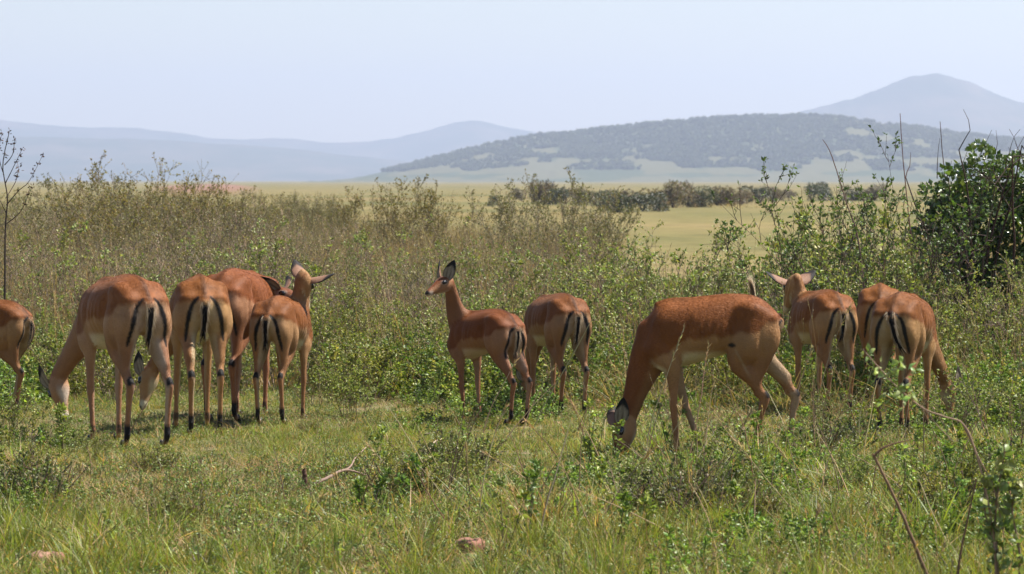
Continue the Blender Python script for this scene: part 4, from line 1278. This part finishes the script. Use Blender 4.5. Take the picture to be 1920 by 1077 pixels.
for lab, c, d, s_, kk in (
        ('high feathery olive bush breaking the horizon left of the red bare ground', 265, 46, 1.14, 0),
        ('feathery olive bush on the skyline, left neighbour of the highest one', 180, 48, 1.06, 1),
        ('dark olive bush with an upright top, left of the gap before the far bushes', 750, 52, 1.0, 2),
        ('rounded brownish bush in the middle scrub in front of the row of far bushes', 1035, 47, 1.02, 0)):
    B, Lf = broom[kk]
    x = (c - 960) / F_PX * d
    shrub('bush', lab, 'bush', None, B, Lf, (x, d, float(gz(x, d)) - .02), rng.uniform(0, 6), s_)

# tall open shrubs against the hill on the right
for i, (lab, c, d, h_) in enumerate((
        ('tall sparse shrub with leafy spires rising against the wooded hill', 1655, 25.2, 1.68),
        ('sparse leaf-tipped shrub left of the tall spired one, against the plain', 1560, 25.6, 1.48),
        ('sparse shrub with thin leafy shoots close beside the dark leafy bush', 1700, 25.8, 1.58),
        ('thin-branched shrub with dark leafy tip standing at the edge of the right thicket', 1500, 26.2, 1.36))):
    B, Lf = shrub_meshes(h=h_, nst=15, spread=.45, nb=6, leafL=.034, leafn=4, cols=((.075, .12, .03), (.13, .19, .05)), twigc=TWIGD, wob=.13, topbias=.35, tuftn=4)
    x = (c - 960) / F_PX * d
    shrub('shrub', lab, 'shrub', None, B.mesh('branches', M_TWIG), Lf.mesh('foliage', M_LEAF), (x, d, 0), 0, 1)

# big dark leafy bush
def dark_bush():
    d = 27.0; c = 1862
    x = (c - 960) / F_PX * d
    r = empty('bush', (x, d, 0)); tag(r, 'large dark green bush with broad glossy leaves above the thicket on the right', 'bush')
    B, Lf = Kit(), Kit()
    n = 16
    az = rng.uniform(0, 6.28, n)
    P = walk(np.zeros((n, 3)), np.stack([np.cos(az) * .42, np.sin(az) * .42, np.ones(n)], 1), rng.uniform(1.3, 1.8, n), 9, .10, .03)
    B.tubes(P, np.full(n, .018), np.full(n, .004), cvar(TWIGD, n), sides=5)
    Q = walk(P[:, 5:].reshape(-1, 3), rng.normal(0, 1, (n * 4, 3)) + np.array((0, 0, .6)), rng.uniform(.2, .5, n * 4), 5, .15)
    B.tubes(Q, np.full(n * 4, .005), np.full(n * 4, .0015), cvar(TWIGD, n * 4))
    k = 10
    Q = walk(np.stack([rng.uniform(-.4, .4, k), rng.uniform(-.3, .3, k), rng.uniform(1.35, 1.5, k)], 1), np.stack([rng.normal(0, .4, k), rng.normal(0, .3, k), np.ones(k)], 1), rng.uniform(.2, .42, k), 6, .15)
    B.tubes(Q, np.full(k, .004), np.full(k, .0015), cvar(TWIGD, k))
    lobes = [(-.28, 0, 1.28, .24), (.0, .1, 1.42, .26), (.24, 0, 1.36, .25), (.42, .05, 1.18, .24), (-.38, -.05, 1.08, .22), (-.12, -.1, 1.12, .28), (.18, -.1, 1.05, .28), (.46, 0, .98, .20), (.32, -.15, .72, .24), (.02, -.15, .78, .20), (-.2, -.1, .85, .18), (.6, -.1, .75, .22),  (.60, 0, 1.30, .14)]
    m = 9800
    w = np.array([q_[3] ** 2 for q_ in lobes]); j = rng.choice(len(lobes), m, p=w / w.sum())
    lb = np.array(lobes)[j]
    dirs = unitr(rng.normal(0, 1, (m, 3)))
    rad = lb[:, 3] * (1 - .55 * rng.uniform(0, 1, m) ** 2.2) * (.85 + .35 * np.sin(dirs[:, 0] * 5 + lb[:, 2] * 9) * np.sin(dirs[:, 2] * 6))
    p = lb[:, :3] + dirs * rad[:, None]
    cc = np.where((rng.uniform(0, 1, m) < .7)[:, None], cvar((.065, .105, .024), m), cvar((.145, .195, .05), m))
    ll = rng.uniform(.028, .055, m)
    Lf.leaves(p, dirs * .6 + rng.normal(0, .7, (m, 3)) + np.array((0, 0, .1)), ll, ll * .75, cc, .2)
    put('branches', B.mesh('branches', M_TWIG), r); put('foliage', Lf.mesh('foliage', M_DARKLEAF), r)


dark_bush()

# row of bushes far out on the plain
FB = []
for i in range(5):
    K, T = Kit(), Kit()
    m = 1300
    nl = 9
    lob = np.stack([rng.normal(0, .26, nl), rng.normal(0, .26, nl), rng.uniform(.10, .72, nl), rng.uniform(.18, .32, nl)], 1)
    lb = lob[rng.integers(0, nl, m)]
    dr = unitr(rng.normal(0, 1, (m, 3)))
    p = lb[:, :3] + dr * lb[:, 3:4] * (1 - .5 * rng.uniform(0, 1, (m, 1)) ** 2)
    cs = [((.05, .062, .025), (.08, .085, .04)), ((.10, .085, .055), (.13, .105, .07))][i % 2]
    K.leaves(p, dr + rng.normal(0, .6, (m, 3)), rng.uniform(.05, .11, m), rng.uniform(.03, .07, m), np.where((rng.uniform(0, 1, m) < .5)[:, None], cvar(cs[0], m), cvar(cs[1], m)))
    n = 9
    az = rng.uniform(0, 6.28, n)
    P = walk(np.zeros((n, 3)) - (0, 0, .02), np.stack([np.cos(az) * .4, np.sin(az) * .4, np.ones(n)], 1), rng.uniform(.6, .95, n), 6, .14)
    T.tubes(P, np.full(n, .022), np.full(n, .006), cvar(TWIGD, n), sides=4)
    FB.append((T.mesh('trunk', M_TWIG), K.mesh('crown', M_DARKLEAF if i % 2 == 0 else M_LEAF)))
far = [(935, 387, 24, 0), (968, 375, 20, 1), (1000, 383, 38, 1), (1030, 383, 42, 3), (1058, 384, 40, 0), (1085, 381, 34, 3), (1112, 387, 30, 0), (1140, 394, 38, 1), (1158, 399, 44, 2), (1180, 388, 36, 1), (1205, 397, 40, 0),
       (1235, 396, 44, 3), (1262, 390, 48, 1), (1290, 389, 46, 3), (1315, 389, 40, 2), (1345, 386, 34, 3), (1362, 386, 34, 1), (1392, 383, 30, 3), (1424, 381, 32, 0), (1450, 378, 26, 3), (1478, 372, 20, 1), (1522, 377, 34, 0), (1545, 376, 28, 4), (1600, 377, 30, 2), (1640, 377, 30, 3)]
for c, yb, hp, k in far:
    d = CAM_H * F_PX / (yb - HOR)
    s_ = hp / F_PX * d / .92
    r = empty('bush', ((c - 960) / F_PX * d, d, 0), rng.uniform(0, 6)); r.scale = (s_ * U(1.1, 1.7), s_, s_ * U(.85, 1.1))
    tag(r, 'grey-brown bush in the hazy row far out on the plain' if k % 2 else 'dark green bush in the hazy row far out on the plain', 'bush', 'brown far bushes' if k % 2 else 'dark far bushes')
    put('trunk', FB[k][0], r); put('crown', FB[k][1], r)

# ------------------------------------------------------------------ single plants and things in the foreground
def weed(label, c, d, h, heads, group=None, col=HC[2]):
    x = (c - 960) / F_PX * d
    r = empty('weed', (x, d, float(gz(x, d)))); tag(r, label, 'weed', group)
    B, Lf = Kit(), Kit()
    n = heads
    P = walk(rng.normal(0, .012, (n, 3)) * (1, 1, 0), np.stack([rng.normal(0, .16, n), rng.normal(0, .16, n), np.ones(n)], 1), h * rng.uniform(.6, 1.0, n), 7, .07)
    P[0, :, :2] *= .4
    B.tubes(P, np.full(n, .0032), np.full(n, .0016), cvar((.13, .10, .05), n), cvar((.13, .15, .05), n))
    pp, dd, ll = [], [], []
    for _ in range(22):
        v = rng.normal(0, 1, (n, 3)); v[:, 2] = np.abs(v[:, 2]) * .8 + .1
        pp.append(P[:, -1] + rng.normal(0, .008, (n, 3))); dd.append(v); ll.append(rng.uniform(.018, .034, n))
    for k in range(2, 6):
        for _ in range(3):
            v = rng.normal(0, 1, (n, 3)); pp.append(P[:, k] + rng.normal(0, .01, (n, 3))); dd.append(v); ll.append(rng.uniform(.02, .04, n))
    pp = np.concatenate(pp); dd = np.concatenate(dd); ll = np.concatenate(ll)
    Lf.leaves(pp, dd, ll, ll * .5, cvar(col[0], len(pp)))
    put('stem', B.mesh('stem', M_TWIG), r); put('leaves', Lf.mesh('leaves', M_LEAF), r)


weed('pale green weed head in front of the face of the broadside grazing impala', 1158, 18.9, .33, 2)
weed('pale green weed just left of the broadside impala\'s lowered ears', 1106, 19.0, .42, 3)
weed('pale green weed in front of the nose of the large left-hand impala', 118, 19.4, .30, 3)
weed('yellow-green weed rising before the hind legs of the broadside impala', 1395, 18.6, .34, 2)
weed('yellow-green weed near the right hind hoof of the broadside impala', 1512, 18.6, .34, 3)
weed('pale weed standing beside the small alert impala', 818, 20.8, .42, 2)
gp = 'pale green weeds scattered through the foreground grass'
for _ in range(34):
    c = U(640, 1900); d = U(14.2, 20.5)
    gp = 'pale leafy weed in the foreground grass ' + zone(BEFORE, (c - 960) / F_PX * d, d)
    weed(gp, c, d, U(.12, .30), int(rng.integers(2, 4)), gp, (HC[2], HC[0])[int(rng.integers(0, 2))])


def stick(name, label, cat, polys, mat_c, leaves=None, group=None, light=None):
    """polys: list of (points, r0, r1) in world space; the thing sits at the first point"""
    o0 = np.array(polys[0][0][0], float)
    r = empty(name, tuple(o0)); tag(r, label, cat, group)
    B = Kit()
    for pts, r0, r1 in polys:
        P = catmull(pts, max(10, len(pts) * 6))[None] - o0
        P = P + rng.normal(0, 1, P.shape) * (r0 * .07)
        B.tubes(P, np.array([r0]), np.array([r1]), cvar(mat_c, 1, .1, .03), cvar(light or mat_c, 1, .1, .03), sides=6)
    put('stem', B.mesh('stem', M_TWIG, True), r)
    if leaves:
        Lf = Kit()
        for pts, n, L_ in leaves:
            P = catmull(pts, 40)
            k = rng.integers(0, 40, n)
            ll = L_ * rng.uniform(.5, 1.1, n)
            v = rng.normal(0, 1, (n, 3)); v[:, 2] -= .1
            Lf.leaves(P[k] - o0 + rng.normal(0, .012, (n, 3)), v, ll, ll * .6, np.where((rng.uniform(0, 1, n) < .5)[:, None], cvar((.17, .23, .08), n), cvar((.25, .31, .12), n)))
        put('leaves', Lf.mesh('leaves', M_LEAF), r)
    return r


def G(c, row, lift=0.0, dd=0.0):
    """a point on the ground seen at (column, row), lifted"""
    d = CAM_H * F_PX / (row - HOR) + dd
    x = (c - 960) / F_PX * d
    return (x, d, float(gz(x, d)) + lift)


b1 = [G(588, 924, .045), G(612, 920, .06), G(640, 913, .08), G(662, 911, .075), G(694, 911, .05)]
b2 = [G(640, 913, .08), G(655, 905, .09), G(668, 892, .10), G(686, 876, .085)]
stick('branch', 'forked dead branch lying on the short grass left of centre', 'branch', [(b1, .009, .0045), (b2, .006, .003), ([b1[0], (b1[0][0] - .05, b1[0][1], b1[0][2] - .05)], .009, .008)], (.20, .13, .10), light=(.26, .19, .14))
stick('stump', 'short brown broken stem upright beside the forked dead branch', 'stump', [([G(571, 926), G(571, 926, .07), G(569, 926, .11)], .014, .011), ([G(575, 925), G(577, 925, .05)], .008, .006)], (.12, .06, .04))
stick('twig', 'pale bent dead twig on the grass before the broadside impala', 'twig', [([G(1128, 914, .05), G(1160, 917, .055), G(1205, 925, .02)], .006, .003)], (.45, .36, .26))
stick('twig', 'pale dead twig lying near the dark clump left of the centre weeds', 'twig', [([G(795, 866, .0), G(812, 850, .05), G(828, 838, .05)], .004, .002)], (.5, .4, .3))
stick('twig', 'pale twig lying on the grass beside the hooves of the middle left impalas', 'twig', [([G(314, 812, .03), G(328, 814, .02), G(342, 818, .01)], .005, .003)], (.5, .4, .3))
stick('twig', 'long horizontal dry stick on the ground behind the right-hand impala\'s hooves', 'twig', [([G(1625, 802, .02), G(1680, 804, .02), G(1740, 803, .01)], .006, .004)], (.26, .18, .12))

# low leafy plants of the foreground, one by one
for lab, c, row, s_, kk in (('leafy green clump with a dark base at the left edge', 38, 925, .42, leafy), ('leafy clump below the nose of the large left-hand impala', 118, 862, .28, leafy), ('small leafy clump behind the one at the left edge', 12, 850, .40, leafy),
                            ('leafy green plant on the dark tangled clump right of the dead branch', 748, 950, .34, leafy), ('leafy plant below the hooves of the small alert impala', 880, 905, .30, leafy), ('leafy plant left of the big reddish grass tuft', 1190, 985, .36, leafy),
                            ('leafy plant right of the big reddish grass tuft', 1372, 962, .36, leafy), ('bushy green plant before the blurred leafy shoots', 1812, 965, .46, leafy), ('twiggy green plant before the head of the right-hand grazing impala', 1800, 850, .40, tall),
                            ('twiggy green plant at the right edge behind the blurred shoots', 1895, 860, .55, tall), ('twiggy plant before the legs of the impala looking left', 1545, 842, .34, tall), ('low leafy plant left of the thick bare branch', 1600, 935, .30, leafy),
                            ('low leafy plant between the two left dark clumps', 180, 880, .20, leafy), ('small leafy plant right of the young impala with spread ears', 665, 790, .45, leafy)):
    B, Lf = kk[int(rng.integers(0, 5))]
    shrub('plant', lab, 'plant', None, B, Lf, G(c, row), rng.uniform(0, 6), s_)

# large grass tufts that stand out one by one
def big_tuft(label, c, row, h, n, g0=G1, g1=G2, dry=.1, stalks=0, spread=.10):
    p = G(c, row)
    me = tuft(n, h, .007, spread, .42, g0, g1, dry, 5, .7, stalks)
    o = put('grass_tuft', me, None, p); tag(o, label, 'grass')


big_tuft('big grass tuft with reddish dry stems below the broadside impala', 1300, 945, .34, 130, (.12, .10, .05), (.20, .21, .06), .5, 12, .15)
big_tuft('dense spreading grass tuft below the hind hooves of the broadside impala', 1440, 895, .26, 120, G1, G2, .1, 3, .14)
big_tuft('bright green broad tuft at the bottom, left of the middle', 510, 1052, .20, 120, G1, (.20, .27, .06), .03, 0, .13)
big_tuft('bright green tuft right of the broad one at the bottom', 640, 1045, .17, 90, G1, (.20, .27, .06), .03)
big_tuft('long-bladed tuft at the bottom left beside the reddish stones', 30, 1000, .24, 90, G1, (.20, .26, .06), .08)
big_tuft('upright tuft with rusty stems right of the flat reddish stone', 1010, 1010, .24, 90, (.13, .11, .05), (.22, .20, .07), .5, 4)
big_tuft('green tuft left of the thick bare branch', 1560, 1010, .22, 90)
big_tuft('tall green tuft right of the thick bare branch', 1745, 1030, .30, 80, G1, (.20, .26, .06), .1, 2)
big_tuft('small green tuft on the lawn right of the dead branch', 735, 985, .14, 60)
big_tuft('green tuft between the middle weeds and the flat stone', 930, 960, .18, 70)
big_tuft('dark based tuft behind the dense spreading one', 1530, 870, .24, 80, G3, G2, .2, 3)

# flat stones
def stone(label, c, row, w, h, dep, col):
    V = []; nseg = 18
    K = Kit()
    p = G(c, row)
    r = put('stone', None) if False else None
    th = np.linspace(0, 2 * math.pi, nseg, endpoint=False)
    rr = 1 + rng.normal(0, .10, nseg)
    rings = []
    for zf, sf in ((-.05, .9), (h * .45, 1.0), (h * .85, .94), (h, .74)):
        rings.append(np.stack([np.cos(th) * w * sf * rr, np.sin(th) * dep * sf * rr, np.full(nseg, zf) + rng.normal(0, h * .08, nseg)], 1))
    rings.append(np.array([[0, 0, h * 1.02]] * nseg))
    V = np.concatenate(rings)
    F = []
    for a in range(4):
        for b in range(nseg):
            F.append((a * nseg + b, a * nseg + (b + 1) % nseg, (a + 1) * nseg + (b + 1) % nseg, (a + 1) * nseg + b))
    me = mesh_np('stone', V, np.array(F), None, False, mat_simple('red_stone', col, .85, .2))
    o = put('stone', me, None, (p[0], p[1], p[2] + .012)); o.rotation_euler = (0.05, -.04, rng.uniform(0, .3))
    tag(o, label, 'stone')


stone('flat reddish stone in the grass at the bottom, right of the middle-left tufts', 883, 1053, .050, .034, .06, (.26, .125, .085))
stone('reddish rough stone in the grass at the bottom left corner', 74, 1061, .040, .036, .05, (.28, .155, .11))
stone('small reddish stone touching the rough one at the bottom left corner', 104, 1060, .030, .034, .04, (.25, .12, .085))

# dead stalk at the left edge
d = 24.6
S0 = at(8, 470, d); S0.z = 0
st_ = [tuple(S0), tuple(at(9, 520, d)), tuple(at(10, 430, d)), tuple(at(14, 370, d)), tuple(at(6, 310, d)), tuple(at(18, 248, d))]
br = [[at(12, 385, d), at(35, 358, d), at(55, 340, d), at(80, 292, d + .1)], [at(10, 345, d), at(25, 315, d), at(42, 280, d - .1)], [at(12, 400, d), at(-6, 360, d), at(-12, 320, d)], [at(8, 330, d), at(-2, 290, d), at(4, 250, d)], [at(11, 372, d), at(30, 340, d + .1), at(36, 312, d + .1)], [at(9, 310, d), at(24, 290, d), at(28, 262, d)], [at(12, 420, d), at(40, 395, d), at(58, 350, d)]]
r = stick('dead_stalk', 'tall dead branching stalk with dark seed heads at the left edge', 'stalk', [(st_, .008, .0025)] + [([tuple(q_) for q_ in b], .0035, .0012) for b in br], (.07, .045, .04))
K = Kit()
o0 = np.array(st_[0])
for b in br + [[Vector(st_[-2]), Vector(st_[-1])]]:
    for e in (b[-1], b[-1] * .7 + b[-2] * .3, b[-1] * .3 + b[-2] * .7):
        n = 9
        K.leaves(np.array(e)[None] - o0 + rng.normal(0, .006, (n, 3)), rng.normal(0, 1, (n, 3)), rng.uniform(.010, .026, n), rng.uniform(.006, .012, n), cvar((.07, .04, .03), n))
tag(put('seed_heads', K.mesh('seed_heads', M_TWIG), r), kind='stuff')

# thin spikes above the right thicket
for lab, c, row, d, r_ in (('thin reddish flower spike standing highest above the right thicket', 1687, 213, 26.5, (.20, .10, .08)), ('bare thin shoot sticking up out of the dark leafy bush', 1762, 228, 27.2, (.10, .06, .05)), ('slanting bare stem reaching up left of the spired shrub', 1542, 262, 25.0, (.14, .09, .07))):
    sgn = 1 if c != 1542 else 3.2
    top = at(c, row, d); p0 = at(c + 22 * sgn, 470, d); 
    stick('stem', lab, 'stem', [([(p0.x + .03 * sgn, d, 0), tuple(p0), tuple(at(c + 14 * sgn, 380, d)), tuple(at(c + 5 * sgn, 290, d)), tuple(top)], .006, .0022)], r_)

# blurred twigs of shrubs nearer the camera, bottom right
d = 12.6
def A(c, row, dd=0): return tuple(at(c, row, d + dd))
stick('branch', 'thick bare brown branch bending over at its top in the right foreground', 'branch', [([A(1756, 1120), A(1735, 1068), A(1712, 1012), A(1688, 955), A(1662, 900), A(1638, 852)], .0075, .0050), ([A(1638, 858), A(1655, 842), A(1680, 832), A(1705, 826)], .005, .002)], (.17, .10, .06), light=(.24, .15, .09))
# ground it
stick('branch', 'long arching grey-brown twig crossing in front of the right-hand impalas', 'branch', [([A(1870, 1180), A(1868, 1040), A(1852, 930), A(1828, 840), A(1806, 795), A(1775, 783), A(1735, 768), A(1700, 742), A(1672, 715), A(1640, 680), A(1618, 655)], .0042, .002), ([A(1806, 795), A(1836, 858), A(1866, 920), A(1885, 1010)], .003, .002), ([A(1735, 768), A(1760, 800), A(1790, 830)], .003, .0012)], (.22, .15, .11),
      leaves=[([A(1700, 742), A(1680, 722), A(1618, 655)], 26, .040), ([A(1662, 700), A(1690, 690), A(1715, 694)], 16, .045), ([A(1700, 742), A(1660, 750)], 8, .035)])
stick('leafy_shoot', 'leafy blurred shoots at the bottom right corner, nearest the camera', 'plant', [([A(1880, 1180), A(1872, 1060), A(1868, 960), A(1880, 880), A(1886, 830)], .006, .002), ([A(1905, 1180), A(1915, 1050), A(1900, 960), A(1908, 900)], .006, .002), ([A(1872, 1040), A(1850, 970), A(1848, 905)], .004, .002)], (.17, .11, .07),
      leaves=[([A(1875, 1090), A(1868, 960), A(1886, 830)], 85, .05), ([A(1912, 1070), A(1900, 960), A(1908, 900)], 70, .05), ([A(1862, 1000), A(1848, 905)], 30, .05)])
stick('stem', 'thin reddish stem rising beside the blurred leafy shoots', 'stem', [([A(1790, 1180), A(1800, 1060), A(1815, 980), A(1832, 900)], .005, .002)], (.17, .09, .06))

# loose dry stalks in front of and between the animals
def stalk(c, row, h, lean, col, head=True, group=None, label=None):
    g0 = np.array(G(c, row))
    if label is None: label = group = 'thin dry stalk ' + zone(BEFORE, g0[0], g0[1])
    r = empty('stalk', tuple(g0)); tag(r, label, 'stalk', group)
    B = Kit()
    P = walk(np.zeros((1, 3)), np.array([[lean, rng.normal(0, .15), 1.0]]), np.array([h]), 9, .05)
    P[:, :, 0] += np.sign(lean) * (np.linspace(0, 1, 9) ** 2)[None] * h * .12
    B.tubes(P, np.array([.0032]), np.array([.0012]), cvar(col, 1, .1), sides=4)
    put('stem', B.mesh('stem', M_TWIG), r)
    if head:
        n = 26
        Kh = Kit(); t = rng.uniform(0, 1, n)[:, None]
        Kh.leaves(P[0, -1][None] * (1 - t) + P[0, -3][None] * t, unitr(P[0, -1] - P[0, -2])[None] + rng.normal(0, .3, (n, 3)), rng.uniform(.02, .04, n), np.full(n, .005), cvar(STRAW, n))
        put('seed_head', Kh.mesh('seed_head', M_DRY), r)


for lab, c, row, h, lean in (('long straw stalk arching across the rump of the middle grazing impala', 1000, 800, .95, .45), ('straw stalk with a feathery head before the neck of the broadside impala', 1205, 872, .72, .15),
                             ('feathery straw stalk before the belly of the broadside impala', 1290, 870, .62, .12), ('straw stalk before the left thigh of the impala looking left', 1520, 800, .75, .35), ('pale stalk in front of the young impala in profile', 905, 812, .5, .2)):
    stalk(c, row, h, lean, (.45, .34, .19), True, None, lab)
for _ in range(110):
    c = U(30, 1910) if U(0, 1) < .35 else U(800, 1910); row = U(790, 1060) if c > 1100 else U(800, 1040)
    stalk(c, row, U(.15, .5) * (.6 if c < 800 else 1), rng.normal(0, .4), (.20, .13, .08) if U(0, 1) < .6 else (.4, .3, .17), U(0, 1) < .3)

# dark low clumps of dead growth
DC = []
for _ in range(3):
    B, Lf = shrub_meshes(h=.22, nst=70, spread=.24, nb=5, leafL=.020, leafn=3, cols=((.12, .155, .045), (.17, .17, .07)), twigc=(.14, .11, .07), tuftn=4, topbias=.1, thick=.003, fine=1)
    DC.append((B.mesh('branches', M_TWIG), Lf.mesh('foliage', M_LEAF)))
for lab, c, row, s_ in (('dark tangled low clump right of the forked dead branch', 765, 952, 1.25), ('low brown clump of dead stems in the left foreground', 285, 896, .8), ('dark low clump under the weeds at the left edge', 55, 935, 1.4),
                        ('tangled brown clump below the head of the broadside impala', 1290, 985, 1.5), ('dark brown clump right of the large grass tuft', 1390, 990, 1.1), ('dark shadowy clump behind the leafy foreground shoots', 1790, 975, 1.5),
                        ('brown tangled clump in the middle of the left foreground', 330, 985, 1.0), ('brown twiggy clump in front of the small alert impala', 860, 875, 1.3), ('dark clump beside the hind legs of the broadside impala', 1545, 860, 1.4), ('small reddish-brown clump right of the young impala\'s hooves', 575, 812, .4)):
    B, Lf = DC[int(rng.integers(0, 3))]
    p = G(c, row)
    shrub('dead_clump', lab, 'clump', None, B, Lf, p, rng.uniform(0, 6), s_ * .82)

# ------------------------------------------------------------------ haze: the air itself
v = [(x, y, z) for x in (-2600, 2600) for y in (-90, 10950) for z in (-3, 300)]
f = np.array([(0, 1, 3, 2), (4, 6, 7, 5), (0, 4, 5, 1), (2, 3, 7, 6), (0, 2, 6, 4), (1, 5, 7, 3)])
m, nt, out = new_mat('air')
pv = nd(nt, 'ShaderNodeVolumePrincipled')
pv.inputs['Color'].default_value = (.71, .80, 1.0, 1)
pv.inputs['Density'].default_value = .00018
pv.inputs['Anisotropy'].default_value = .3
nt.links.new(pv.outputs[0], out.inputs['Volume'])
hz = put('haze', mesh_np('haze', v, f, None, False, m))
tag(hz, 'pale blue haze over the plain and hills', 'haze', kind='stuff')
